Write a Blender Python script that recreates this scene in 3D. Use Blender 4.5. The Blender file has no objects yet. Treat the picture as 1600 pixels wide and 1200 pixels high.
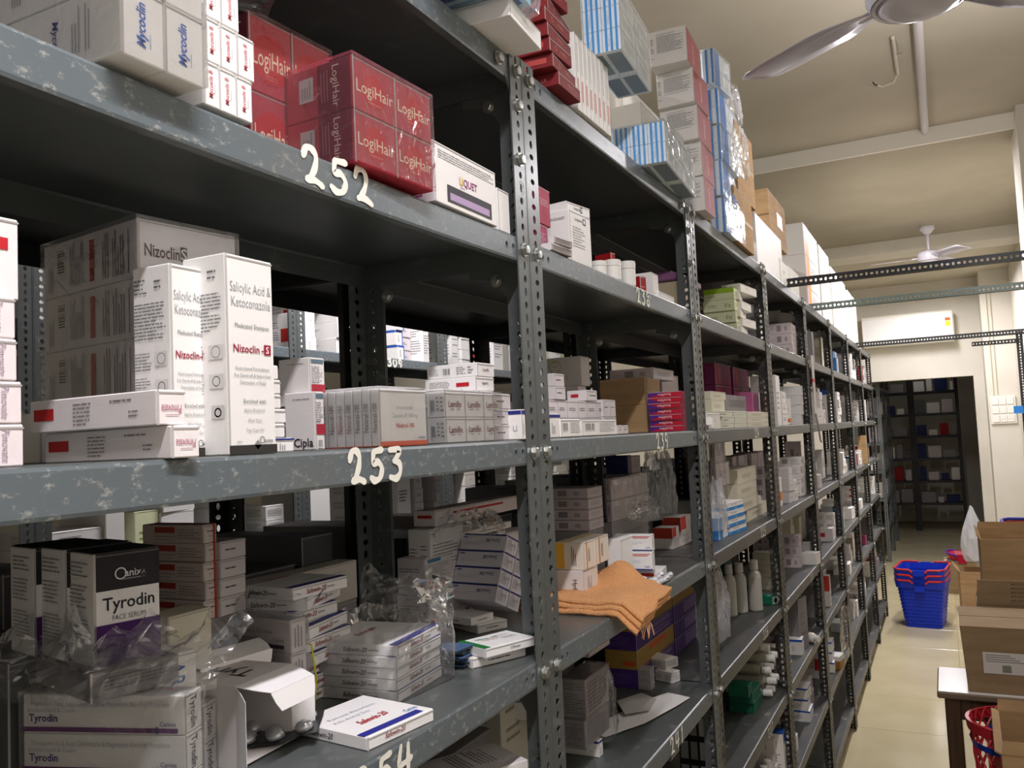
import bpy, bmesh, math, random
from mathutils import Vector, Matrix, noise
random.seed(7)
PI = math.pi
C = bpy.context.scene.collection
S = bpy.context.scene

# ------------------------------------------------------------------ camera
def basis(yaw, pitch, roll):
    f = Vector((-math.sin(yaw)*math.cos(pitch), math.cos(yaw)*math.cos(pitch), math.sin(pitch)))
    r = Vector((math.cos(yaw), math.sin(yaw), 0)); u = r.cross(f)
    c, s = math.cos(roll), math.sin(roll)
    return f, c*r + s*u, -s*r + c*u
cf, cr, cu = basis(math.radians(26.853), math.radians(3.540), math.radians(-2.619))
cam_data = bpy.data.cameras.new('camera'); cam = bpy.data.objects.new('camera', cam_data); C.objects.link(cam)
m3 = Matrix((cr, cu, -cf)).transposed()
cam.matrix_world = Matrix.Translation((.52, 0, 1.62)) @ m3.to_4x4()
cam_data.sensor_width = 36; cam_data.lens = 1324.4/1600*36; cam_data.clip_start = .02
S.camera = cam

# ------------------------------------------------------------------ light and exposure
S.view_settings.view_transform = 'Standard'; S.view_settings.look = 'None'
S.view_settings.gamma = 1; S.view_settings.use_curve_mapping = False
S.view_settings.exposure = 0.0
W = bpy.data.worlds.new('world'); S.world = W; W.use_nodes = True
W.node_tree.nodes['Background'].inputs[0].default_value = (.9, .95, 1, 1)
W.node_tree.nodes['Background'].inputs[1].default_value = .25
def tube(loc, length, power, rot=0, width=.05, col=(1, .958, 1), tilt=0):
    d = bpy.data.lights.new('tube_light', 'AREA'); d.shape = 'RECTANGLE'; d.size = width; d.size_y = length
    d.energy = power; d.color = col
    o = bpy.data.objects.new('tube_light', d); C.objects.link(o); o.location = loc; o.rotation_euler = (0, tilt, rot)
    return o
tube((.62, .12, 2.86), .9, 34)                    # the aisle's near tube, above the camera
def lamp(loc, power, radius=.04, col=(1, .958, 1)):
    d = bpy.data.lights.new('bulb', 'POINT'); d.energy = power; d.shadow_soft_size = radius; d.color = col
    o = bpy.data.objects.new('bulb', d); C.objects.link(o); o.location = loc; return o
lamp((.78, 3.05, 2.66), 19)                       # bulb on the right-hand side of the aisle, out of the frame
tube((.40, 6.1, 3.06), 1.1, 58)                   # the bright one over the far bays
tube((.45, 8.9, 2.94), 1.1, 46)
tube((-.98, 2.4, 2.9), 1.1, 40)                   # the aisle behind the rack
tube((.2, 13.0, 2.6), .9, 1.5)                     # the dim store room beyond the door

# ------------------------------------------------------------------ materials
MATS = {}
def lin(c):
    c = c/255
    return c/12.92 if c <= .04045 else ((c+.055)/1.055)**2.4
def rgb(h): return tuple(lin(int(h[i:i+2], 16)) for i in (0, 2, 4)) + (1,)
def mat(col, rough=.45, metal=0, bump=0, bscale=60, spec=.3, alpha=None):
    if not metal and .38 <= rough <= .5: rough = .56
    k = (col, rough, metal, bump, bscale, spec)
    if k in MATS: return MATS[k]
    m = bpy.data.materials.new('surface_' + col); m.use_nodes = True; N = m.node_tree.nodes; L = m.node_tree.links
    b = N['Principled BSDF']; b.inputs['Base Color'].default_value = rgb(col); b.inputs['Roughness'].default_value = rough
    b.inputs['Metallic'].default_value = metal; b.inputs['Specular IOR Level'].default_value = spec
    if bump:
        t = N.new('ShaderNodeTexCoord'); n = N.new('ShaderNodeTexNoise'); n.inputs['Scale'].default_value = bscale
        n.inputs['Detail'].default_value = 5
        L.new(t.outputs['Object'], n.inputs['Vector'])
        u = N.new('ShaderNodeBump'); u.inputs['Strength'].default_value = bump; u.inputs['Distance'].default_value = .002
        L.new(n.outputs['Fac'], u.inputs['Height']); L.new(u.outputs['Normal'], b.inputs['Normal'])
        r = N.new('ShaderNodeMapRange'); r.inputs['To Min'].default_value = rough-.08; r.inputs['To Max'].default_value = rough+.1
        L.new(n.outputs['Fac'], r.inputs['Value']); L.new(r.outputs['Result'], b.inputs['Roughness'])
    MATS[k] = m
    return m
def worn(name, base, wear, scale=30, lo=.55, hi=.72, rough=.38, stretch=(1, 1, 1), dirt=None, spec=.5):
    """painted steel whose paint is scuffed down to a paler undercoat in patches"""
    m = bpy.data.materials.new(name); m.use_nodes = True; N = m.node_tree.nodes; L = m.node_tree.links
    b = N['Principled BSDF']; b.inputs['Specular IOR Level'].default_value = spec
    t = N.new('ShaderNodeTexCoord'); mp = N.new('ShaderNodeMapping'); mp.inputs['Scale'].default_value = stretch
    L.new(t.outputs['Object'], mp.inputs['Vector'])
    n = N.new('ShaderNodeTexNoise'); n.inputs['Scale'].default_value = scale; n.inputs['Detail'].default_value = 9; n.inputs['Roughness'].default_value = .72
    L.new(mp.outputs['Vector'], n.inputs['Vector'])
    r = N.new('ShaderNodeMapRange'); r.inputs['From Min'].default_value = lo; r.inputs['From Max'].default_value = hi
    L.new(n.outputs['Fac'], r.inputs['Value'])
    mx = N.new('ShaderNodeMix'); mx.data_type = 'RGBA'; mx.inputs['A'].default_value = rgb(base); mx.inputs['B'].default_value = rgb(wear)
    L.new(r.outputs['Result'], mx.inputs['Factor'])
    out = mx.outputs['Result']
    if dirt:
        n2 = N.new('ShaderNodeTexNoise'); n2.inputs['Scale'].default_value = 4; n2.inputs['Detail'].default_value = 4
        L.new(t.outputs['Object'], n2.inputs['Vector'])
        r2 = N.new('ShaderNodeMapRange'); r2.inputs['From Min'].default_value = .52; r2.inputs['From Max'].default_value = .7; r2.inputs['To Max'].default_value = .55
        L.new(n2.outputs['Fac'], r2.inputs['Value'])
        m2 = N.new('ShaderNodeMix'); m2.data_type = 'RGBA'; m2.inputs['B'].default_value = rgb(dirt)
        L.new(out, m2.inputs['A']); L.new(r2.outputs['Result'], m2.inputs['Factor']); out = m2.outputs['Result']
    L.new(out, b.inputs['Base Color'])
    rr = N.new('ShaderNodeMapRange'); rr.inputs['To Min'].default_value = rough; rr.inputs['To Max'].default_value = rough+.3
    L.new(r.outputs['Result'], rr.inputs['Value']); L.new(rr.outputs['Result'], b.inputs['Roughness'])
    u = N.new('ShaderNodeBump'); u.inputs['Strength'].default_value = .15; u.inputs['Distance'].default_value = .001
    L.new(n.outputs['Fac'], u.inputs['Height']); L.new(u.outputs['Normal'], b.inputs['Normal'])
    return m
def film(name, tint=(1, 1, 1, 1), base=.03, gain=.62, scale=22, rough=.09, bump=.4, haze=0.0):
    """clear crumpled plastic film: see-through, with sharp sheen where it turns away"""
    m = bpy.data.materials.new(name); m.use_nodes = True; N = m.node_tree.nodes; L = m.node_tree.links
    N.remove(N['Principled BSDF']); out = N['Material Output']
    tr = N.new('ShaderNodeBsdfTransparent'); tr.inputs[0].default_value = tint
    gl = N.new('ShaderNodeBsdfGlossy'); gl.inputs['Roughness'].default_value = rough; gl.inputs[0].default_value = (1, 1, 1, 1)
    t = N.new('ShaderNodeTexCoord'); n = N.new('ShaderNodeTexNoise'); n.inputs['Scale'].default_value = scale; n.inputs['Detail'].default_value = 3; n.inputs['Distortion'].default_value = 1.2
    L.new(t.outputs['Object'], n.inputs['Vector'])
    u = N.new('ShaderNodeBump'); u.inputs['Strength'].default_value = bump; u.inputs['Distance'].default_value = .004
    L.new(n.outputs['Fac'], u.inputs['Height']); L.new(u.outputs['Normal'], gl.inputs['Normal'])
    lw = N.new('ShaderNodeFresnel'); lw.inputs['IOR'].default_value = 1.45; L.new(u.outputs['Normal'], lw.inputs['Normal'])
    mr = N.new('ShaderNodeMapRange'); mr.inputs['From Max'].default_value = 1; mr.inputs['To Min'].default_value = base; mr.inputs['To Max'].default_value = gain
    L.new(lw.outputs[0], mr.inputs['Value'])
    mx = N.new('ShaderNodeMixShader'); L.new(mr.outputs[0], mx.inputs[0]); L.new(tr.outputs[0], mx.inputs[1]); L.new(gl.outputs[0], mx.inputs[2])
    o = mx
    if haze:
        df = N.new('ShaderNodeBsdfDiffuse'); df.inputs[0].default_value = (.8, .82, .85, 1)
        m2 = N.new('ShaderNodeMixShader'); m2.inputs[0].default_value = haze
        L.new(mx.outputs[0], m2.inputs[1]); L.new(df.outputs[0], m2.inputs[2]); o = m2
    L.new(o.outputs[0], out.inputs[0])
    return m
FILM = film('clear_film', base=.05, gain=.8, scale=34, rough=.12, bump=.8, haze=.03); BAGFILM = film('clear_bag_film', scale=16, haze=.035, bump=.25); HAZY = film('hazy_bag_film', haze=.22, scale=10, bump=.3)
def grain(name, a, b_, scale, rough=.8, stretch=(1, 1, 1), bump=.2, lo=.35, hi=.7):
    m = bpy.data.materials.new(name); m.use_nodes = True; N = m.node_tree.nodes; L = m.node_tree.links
    b = N['Principled BSDF']; b.inputs['Roughness'].default_value = rough
    t = N.new('ShaderNodeTexCoord'); mp = N.new('ShaderNodeMapping'); mp.inputs['Scale'].default_value = stretch
    n = N.new('ShaderNodeTexNoise'); n.inputs['Scale'].default_value = scale; n.inputs['Detail'].default_value = 6
    L.new(t.outputs['Object'], mp.inputs[0]); L.new(mp.outputs[0], n.inputs['Vector'])
    r = N.new('ShaderNodeMapRange'); r.inputs['From Min'].default_value = lo; r.inputs['From Max'].default_value = hi
    L.new(n.outputs['Fac'], r.inputs['Value'])
    mx = N.new('ShaderNodeMix'); mx.data_type = 'RGBA'; mx.inputs['A'].default_value = rgb(a); mx.inputs['B'].default_value = rgb(b_)
    L.new(r.outputs[0], mx.inputs['Factor']); L.new(mx.outputs['Result'], b.inputs['Base Color'])
    u = N.new('ShaderNodeBump'); u.inputs['Strength'].default_value = bump; u.inputs['Distance'].default_value = .003
    L.new(n.outputs['Fac'], u.inputs['Height']); L.new(u.outputs[0], b.inputs['Normal'])
    return m
STEEL = worn('grey_rack_paint', '565b5a', '7d817f', 26, .56, .74, .33, (1, 1, 1.6))
STEEL_LIP = worn('scuffed_rack_paint', '616a6e', 'aeaea6', 90, .55, .70, .36, (1, .8, 1.4), dirt='6f6c64')
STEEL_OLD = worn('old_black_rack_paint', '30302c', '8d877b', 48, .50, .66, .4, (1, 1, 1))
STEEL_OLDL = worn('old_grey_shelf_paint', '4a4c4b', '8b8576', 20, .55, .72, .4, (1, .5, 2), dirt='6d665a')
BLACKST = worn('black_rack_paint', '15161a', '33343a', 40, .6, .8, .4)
ZINC = mat('b9bcb8', .3, .9, .2, 200)
WHITEPAINT = mat('f0eee2', .7)
CARD = grain('brown_cardboard', 'a3835c', 'b5946a', 9, .85, (1, 1, 6))
CARD2 = grain('dull_cardboard', '927a5a', 'a38a68', 7, .85, (1, 1, 5))

# ------------------------------------------------------------------ helpers
class MB:
    """collects faces with materials and links them as ONE mesh object"""
    def __init__(s): s.v = []; s.f = []; s.m = []; s.mats = []; s.smooth = False
    def mi(s, m):
        if m not in s.mats: s.mats.append(m)
        return s.mats.index(m)
    def add(s, vs, fs, m, M=None):
        n = len(s.v); k = s.mi(m)
        s.v += [tuple(M @ Vector(v)) if M else tuple(v) for v in vs]
        s.f += [tuple(i+n for i in f) for f in fs]; s.m += [k]*len(fs)
    def quad(s, a, b, c, d, m): s.add([a, b, c, d], [(0, 1, 2, 3)], m)
    def box(s, x0, x1, y0, y1, z0, z1, m, M=None, r=0):
        if r <= 0:
            vs = [(x, y, z) for x in (x0, x1) for y in (y0, y1) for z in (z0, z1)]
            fs = [(0, 1, 3, 2), (4, 6, 7, 5), (0, 4, 5, 1), (2, 3, 7, 6), (0, 2, 6, 4), (1, 5, 7, 3)]
            s.add(vs, fs, m, M); return
        # chamfered box: 24 corner points
        P = []; idx = {}
        for ix, x in ((0, x0), (1, x1)):
            for iy, y in ((0, y0), (1, y1)):
                for iz, z in ((0, z0), (1, z1)):
                    dx = r if ix == 0 else -r; dy = r if iy == 0 else -r; dz = r if iz == 0 else -r
                    idx[ix, iy, iz, 'x'] = len(P); P.append((x, y+dy, z+dz))
                    idx[ix, iy, iz, 'y'] = len(P); P.append((x+dx, y, z+dz))
                    idx[ix, iy, iz, 'z'] = len(P); P.append((x+dx, y+dy, z))
        F = []
        I = lambda a, b, c, k: idx[a, b, c, k]
        F.append((I(0,0,0,'x'), I(0,0,1,'x'), I(0,1,1,'x'), I(0,1,0,'x'))); F.append((I(1,0,0,'x'), I(1,1,0,'x'), I(1,1,1,'x'), I(1,0,1,'x')))
        F.append((I(0,0,0,'y'), I(1,0,0,'y'), I(1,0,1,'y'), I(0,0,1,'y'))); F.append((I(0,1,0,'y'), I(0,1,1,'y'), I(1,1,1,'y'), I(1,1,0,'y')))
        F.append((I(0,0,0,'z'), I(0,1,0,'z'), I(1,1,0,'z'), I(1,0,0,'z'))); F.append((I(0,0,1,'z'), I(1,0,1,'z'), I(1,1,1,'z'), I(0,1,1,'z')))
        for a in (0, 1):
            for b in (0, 1):
                F.append((I(0,a,b,'y'), I(1,a,b,'y'), I(1,a,b,'z'), I(0,a,b,'z')) if (a == b) != True else (I(0,a,b,'z'), I(1,a,b,'z'), I(1,a,b,'y'), I(0,a,b,'y')))
                F.append((I(a,0,b,'x'), I(a,1,b,'x'), I(a,1,b,'z'), I(a,0,b,'z')) if (a == b) else (I(a,0,b,'z'), I(a,1,b,'z'), I(a,1,b,'x'), I(a,0,b,'x')))
                F.append((I(a,b,0,'x'), I(a,b,1,'x'), I(a,b,1,'y'), I(a,b,0,'y')) if (a != b) else (I(a,b,0,'y'), I(a,b,1,'y'), I(a,b,1,'x'), I(a,b,0,'x')))
                for c in (0, 1): F.append((I(a,b,c,'x'), I(a,b,c,'y'), I(a,b,c,'z')))
        s.add(P, F, m, M)
    def lathe(s, prof, m, seg=24, M=None, cap=True):
        vs = []; fs = []; n = len(prof)
        for i in range(seg):
            a = 2*PI*i/seg
            for r, z in prof: vs.append((r*math.cos(a), r*math.sin(a), z))
        for i in range(seg):
            j = (i+1) % seg
            for k in range(n-1): fs.append((i*n+k, j*n+k, j*n+k+1, i*n+k+1))
        if cap:
            if prof[0][0] > 1e-6: fs.append(tuple(i*n for i in reversed(range(seg))))
            if prof[-1][0] > 1e-6: fs.append(tuple(i*n+n-1 for i in range(seg)))
        s.add(vs, fs, m, M)
    def tube(s, pts, r, m, seg=8, M=None):
        pts = [Vector(p) for p in pts]; vs = []; fs = []
        for i, p in enumerate(pts):
            d = (pts[min(i+1, len(pts)-1)] - pts[max(i-1, 0)]).normalized()
            up = Vector((0, 0, 1)) if abs(d.z) < .9 else Vector((1, 0, 0))
            a = d.cross(up).normalized(); b = d.cross(a)
            for k in range(seg):
                t = 2*PI*k/seg; vs.append(p + r*(math.cos(t)*a + math.sin(t)*b))
        for i in range(len(pts)-1):
            for k in range(seg):
                k2 = (k+1) % seg; fs.append((i*seg+k, i*seg+k2, (i+1)*seg+k2, (i+1)*seg+k))
        fs.append(tuple(reversed(range(seg)))); fs.append(tuple((len(pts)-1)*seg+k for k in range(seg)))
        s.add(vs, fs, m, M)
    def mesh(s, name):
        me = bpy.data.meshes.new(name); me.from_pydata(s.v, [], s.f)
        for m in s.mats: me.materials.append(m)
        me.polygons.foreach_set('material_index', s.m)
        if s.smooth: me.polygons.foreach_set('use_smooth', [True]*len(s.f))
        me.update(); return me
    def build(s, name, parent=None, loc=None, rot=None):
        return link(name, s.mesh(name), parent, loc, rot)
def link(name, me, parent=None, loc=None, rot=None):
    o = bpy.data.objects.new(name, me); C.objects.link(o)
    if parent: o.parent = parent
    if loc: o.location = loc
    if rot is not None: o.rotation_euler = rot if hasattr(rot, '__len__') else (0, 0, rot)
    return o
def tag(o, label=None, cat=None, group=None, kind=None):
    if label: o['label'] = label
    if cat: o['category'] = cat
    if group: o['group'] = group
    if kind: o['kind'] = kind
    return o
def thing(name, label, cat, loc=(0, 0, 0), rz=0, group=None):
    o = link(name, None, None, loc, rz); o.empty_display_size = .05
    return tag(o, label, cat, group)
def struct(name, mb, label=None): return tag(mb.build(name), label, None, None, 'structure')

# ------------------------------------------------------------------ lettering as thin relief
GL = {}
def glyphs(string, bold=0.0, shear=0.0):
    k = (string, bold, shear)
    if k not in GL:
        c = bpy.data.curves.new('t', 'FONT'); c.body = string; c.resolution_u = 2; c.offset = bold*.55; c.shear = shear; c.size = 1
        o = bpy.data.objects.new('t', c); C.objects.link(o); bpy.context.view_layer.update()
        me = bpy.data.meshes.new_from_object(o.evaluated_get(bpy.context.evaluated_depsgraph_get()))
        vs = [v.co.copy() for v in me.vertices]; fs = [tuple(p.vertices) for p in me.polygons]
        bpy.data.objects.remove(o); bpy.data.curves.remove(c); bpy.data.meshes.remove(me)
        if vs:
            x0 = min(v.x for v in vs); x1 = max(v.x for v in vs)
        else: x0 = x1 = 0
        GL[k] = (vs, fs, x0, x1)
    return GL[k]
# frame of each face of a box (dx, dy, dz) standing on z=0: origin, right, up, width, height
def frame(face, dx, dy, dz):
    return {'F': (Vector((dx/2, -dy/2, 0)), Vector((0, 1, 0)), Vector((0, 0, 1)), dy, dz),
            'L': (Vector((-dx/2, -dy/2, 0)), Vector((1, 0, 0)), Vector((0, 0, 1)), dx, dz),
            'R': (Vector((dx/2, dy/2, 0)), Vector((-1, 0, 0)), Vector((0, 0, 1)), dx, dz),
            'K': (Vector((-dx/2, dy/2, 0)), Vector((0, -1, 0)), Vector((0, 0, 1)), dy, dz),
            'T': (Vector((dx/2, -dy/2, dz)), Vector((0, 1, 0)), Vector((-1, 0, 0)), dy, dx),
            'U': (Vector((-dx/2, -dy/2, 0)), Vector((0, 1, 0)), Vector((1, 0, 0)), dy, dx)}[face]
EPS = .00045
def prints(mb, elems, dx, dy, dz, off=Vector((0, 0, 0)), M=None):
    lay = 0
    for e in elems:
        O, R, U, w, h = frame(e[1], dx, dy, dz); Nn = R.cross(U); O = O + off; lay += 1
        e_ = EPS + .00004*min(lay, 12)
        def pt(u, v): return O + R*(u*w) + U*(v*h) + Nn*e_
        def q(u0, v0, u1, v1, m): mb.add([pt(u0, v0), pt(u1, v0), pt(u1, v1), pt(u0, v1)], [(0, 1, 2, 3)], m, M)
        if e[0] == 'r': q(e[2], e[3], e[4], e[5], mat(e[6], .4))
        elif e[0] == 'l':      # lines of small print
            _, f, u0, v0, u1, v1, n, col = e; rr = random.Random(n*7+int(u0*100)); hh = (v1-v0)/n
            k = max(1, round(.0042/max(h*hh, 1e-4)**1*0 + min(2.0, h*hh/.0034))); hh = hh/k; n = n*k
            for i in range(n):
                if k > 1 and rr.random() < .12: continue
                v = v1 - (i+1)*hh; ue = u1 - (u1-u0)*rr.choice((0, .05, .1, .3)); u = u0
                while u < ue - 1e-4:
                    du = min(rr.choice((.0030, .0046, .0072, .0100))/w, ue-u); q(u, v+hh*.30, u+du, v+hh*.66, mat(col, .5)); u += du + .0011/w
        elif e[0] == 'lv':     # small print running upwards
            _, f, u0, v0, u1, v1, n, col = e; rr = random.Random(n*5+int(u0*100)); hh = (u1-u0)/n
            k = max(1, round(min(3.0, w*hh/.0034))); hh = hh/k; n = n*k
            for i in range(n):
                if k > 1 and rr.random() < .2: continue
                u = u0+i*hh; ve = v1 - (v1-v0)*rr.choice((0, .05, .15, .35)); q(u+hh*.28, v0, u+hh*.66, ve, mat(col, .5))
        elif e[0] == 'b':      # barcode
            _, f, u0, v0, u1, v1 = e; q(u0, v0, u1, v1, mat('e9e9e6', .5)); e_ += .00005
            rr = random.Random(5); u = u0+.04*(u1-u0); vert = (v1-v0)*h < (u1-u0)*w*3
            while u < u1 - .04*(u1-u0):
                d = (u1-u0)*rr.choice((.02, .03, .06)); q(u, v0+.08*(v1-v0), u+d, v1-.08*(v1-v0), mat('30302f', .5)); u += d+(u1-u0)*rr.choice((.03, .05))
        elif e[0] == 'bv':     # barcode turned on its side
            _, f, u0, v0, u1, v1 = e; q(u0, v0, u1, v1, mat('e9e9e6', .5)); e_ += .00005
            rr = random.Random(5); v = v0+.04*(v1-v0)
            while v < v1 - .04*(v1-v0):
                d = (v1-v0)*rr.choice((.02, .03, .06)); q(u0+.08*(u1-u0), v, u1-.08*(u1-u0), v+d, mat('30302f', .5)); v += d+(v1-v0)*rr.choice((.03, .05))
        elif e[0] == 'c':      # disc, radius in face heights
            _, f, u, v, rad, col = e; c0 = O + R*(u*w) + U*(v*h) + Nn*e_; n = 20
            mb.add([c0] + [c0 + (R*math.cos(2*PI*i/n) + U*math.sin(2*PI*i/n))*rad*h for i in range(n)], [(0, 1+i, 1+(i+1) % n) for i in range(n)], mat(col, .4), M)
        elif e[0] == 'o':      # ring
            _, f, u, v, rad, th, col = e; c0 = O + R*(u*w) + U*(v*h) + Nn*e_; n = 22; vs = []
            for i in range(n):
                d = R*math.cos(2*PI*i/n) + U*math.sin(2*PI*i/n); vs += [c0+d*rad*h, c0+d*(rad-th)*h]
            mb.add(vs, [(2*i+1, 2*i, 2*((i+1) % n), 2*((i+1) % n)+1) for i in range(n)], mat(col, .4), M)
        elif e[0] == 'p':      # polygon
            _, f, pts, col = e; mb.add([pt(*p) for p in pts], [tuple(range(len(pts)))], mat(col, .4), M)
        elif e[0] == 't':      # text: string, u, v centre, height of letters in face heights, colour, turn, width limit, bold
            _, f, st, u, v, sz, col = e[:7]; turn = e[7] if len(e) > 7 else 0; wl = e[8] if len(e) > 8 else .9
            bold = e[9] if len(e) > 9 else .0; shear = e[10] if len(e) > 10 else 0
            vs, fs, x0, x1 = glyphs(st, bold, shear)
            if not vs: continue
            a = math.radians(turn); sc = sz*h/.72; tw = (x1-x0)*sc; room = wl*(w if abs(math.cos(a)) > .7 else h)
            sx = sc*min(1, room/tw) if tw > 0 else sc
            c0 = O + R*(u*w) + U*(v*h) + Nn*e_; ca, sa = math.cos(a), math.sin(a)
            out = []
            for p in vs:
                px = (p.x-(x0+x1)/2)*sx; py = (p.y-.34)*sc
                out.append(c0 + R*(px*ca-py*sa) + U*(px*sa+py*ca))
            mb.add(out, fs, mat(col, .45), M)

# ------------------------------------------------------------------ the room
PLAST = grain('cream_emulsion', 'd6d1c3', 'dfdacd', 3, .85, bump=.03)
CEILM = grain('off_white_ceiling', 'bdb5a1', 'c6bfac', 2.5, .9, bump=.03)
m = MB(); m.box(-2.6, 1.4, -2.0, 15, -.12, -.004, mat('8a8064', .5)); struct('floor_slab', m)
# polished vitrified tiles
FT = grain('cream_vitrified_tile', 'c9bd98', 'd4c9a6', 3, .14, bump=.01)
FTD = FT
def room_tiles():
    par = None
    base = MB(); base.box(-2.6, 1.4, -2.0, 15, -.02, -.0035, mat('9c9072', .6)); fl = struct('floor', base, 'polished cream tiled floor')
    me = MB(); me.box(-.2985, .2985, -.2985, .2985, -.004, 0, FT, r=.0012); me = me.mesh('floor_tile')
    for i in range(2):
        for j in range(26):
            x = -.05 + .6*i + .25; y = -1.4+.6*j
            o = link('floor_tile', me, fl, (x, y, 0))
    for i in (-1, -2, -3, 2):
        for j in range(26): link('floor_tile', me, fl, (-.05+.6*i+.25, -1.4+.6*j, 0))
room_tiles()
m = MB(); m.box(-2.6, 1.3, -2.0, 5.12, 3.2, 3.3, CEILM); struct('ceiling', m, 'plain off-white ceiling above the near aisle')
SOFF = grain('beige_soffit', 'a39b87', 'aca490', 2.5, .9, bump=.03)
m = MB(); m.box(-2.6, 1.3, 5.105, 5.12, 3.112, 3.2, mat('f4f1e6', .7)); struct('trim_3', m, 'step band across the ceiling, whitened to look lit')  # strip painted whiter than the ceiling, in place of lamplight on the step
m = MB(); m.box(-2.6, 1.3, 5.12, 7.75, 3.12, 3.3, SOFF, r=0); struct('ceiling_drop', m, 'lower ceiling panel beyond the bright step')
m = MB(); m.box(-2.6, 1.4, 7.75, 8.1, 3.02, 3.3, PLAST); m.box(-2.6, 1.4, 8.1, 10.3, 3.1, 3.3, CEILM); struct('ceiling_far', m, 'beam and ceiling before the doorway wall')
m = MB(); m.box(1.18, 1.3, -2.0, 5.0, 0, 3.3, PLAST); struct('wall_right', m)
m = MB(); m.box(.955, 1.2, 5.0, 5.35, 0, 3.3, PLAST); struct('trim_1', m, 'cream pillar on the right wall')
m = MB(); m.box(1.20, 1.4, 5.35, 10.3, 0, 3.3, PLAST); struct('wall_right_far', m)
m = MB(); m.box(-2.7, -2.6, -2.0, 10.4, 0, 3.3, PLAST); struct('wall_left', m)
m = MB(); m.box(-2.6, 1.4, -2.1, -2.0, 0, 3.3, PLAST); struct('wall_near', m)
# end wall with its doorway (left jamb hidden behind the rack, lintel at 2.04 m)
m = MB(); m.box(-2.6, -.55, 10.3, 10.45, 0, 3.3, PLAST); m.box(.83, 1.4, 10.3, 10.45, 0, 3.3, PLAST); m.box(-.55, .83, 10.3, 10.45, 2.045, 3.3, PLAST)
struct('wall_end', m, 'cream end wall with open doorway')
m = MB(); m.box(.93, 1.2, 9.9, 10.3, 0, 3.1, PLAST); struct('trim_2', m, 'cream pilaster right of the doorway')
# dim store room beyond
m = MB(); m.box(-2.0, -1.9, 10.45, 14.9, 0, 2.9, PLAST); m.box(1.3, 1.4, 10.45, 14.9, 0, 2.9, PLAST); m.box(-2, 1.4, 14.8, 14.9, 0, 2.9, PLAST); struct('wall_storeroom', m)
m = MB(); m.box(-2, 1.4, 10.45, 14.9, 2.9, 3.0, CEILM); struct('ceiling_storeroom', m)
# thin plastic conduits on the end wall
CON = mat('dcd6c4', .5)
t = thing('conduit', 'thin white conduit running down the pilaster to the switch panel', 'conduit', (0, 0, 0))
m = MB(); m.box(.965, .985, 9.885, 9.9, 1.75, 2.9, CON); m.build('conduit_channel', t)
m = MB(); m.box(1.005, 1.02, 9.885, 9.9, 1.75, 2.9, CON); m.build('conduit_channel', t)

# ------------------------------------------------------------------ slotted angle and shelves
def slot_strip(length, width, thick, pitch, mtl, shapes, mb, M, fil=.0):
    """perforated strip along +z, width along +x, thickness along +y (0..-thick); oblong and round holes, really cut"""
    n = int(length/pitch); K = 8
    for i in range(n):
        z0 = i*length/n; z1 = (i+1)*length/n; zc = (z0+z1)/2; xc = width*.5
        rx, rz = shapes[i % len(shapes)]
        outer = [(width, z0+(z1-z0)/2), (width, z1), (xc, z1), (0, z1), (0, zc), (0, z0), (xc, z0), (width, z0)]
        ring = [(xc+rx*math.cos(2*PI*k/K), zc+rz*math.sin(2*PI*k/K)) for k in range(K)]
        vs = [(x, 0, z) for x, z in outer] + [(x, 0, z) for x, z in ring] + [(x, -thick, z) for x, z in outer] + [(x, -thick, z) for x, z in ring]
        fs = []
        for k in range(K):
            j = (k+1) % K
            fs.append((k, j, 8+j, 8+k)); fs.append((16+j, 16+k, 24+k, 24+j)); fs.append((8+k, 8+j, 24+j, 24+k))
        fs += [(0, 16, 17, 1), (7, 23, 16, 0), (4, 3, 19, 20), (5, 4, 20, 21)]
        mb.add(vs, fs, mtl, M)
def post_mesh(height, mtl, w=.039, pitch=.0188):
    mb = MB()
    # flange 1 in the plane x=0 running to -y ; flange 2 in the plane y=0 running to -x
    M1 = Matrix(((0, 1, 0, 0), (-1, 0, 0, 0), (0, 0, 1, 0), (0, 0, 0, 1)))       # x->-y, y->x
    slot_strip(height, w, .0022, pitch, mtl, ((.0034, .0068), (.0048, .0055)), mb, M1)
    M2 = Matrix(((-1, 0, 0, 0), (0, 1, 0, 0), (0, 0, 1, 0), (0, 0, 0, 1)))
    slot_strip(height, w, .0022, pitch, mtl, ((.0050, .0066), (.0070, .0046)), mb, M2)
    mb.box(-.0022, .0006, -.0022, .0006, 0, height, mtl)
    return mb.mesh('slotted_post')
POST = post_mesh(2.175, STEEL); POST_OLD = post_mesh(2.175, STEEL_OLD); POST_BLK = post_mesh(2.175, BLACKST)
LIP = .036
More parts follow.
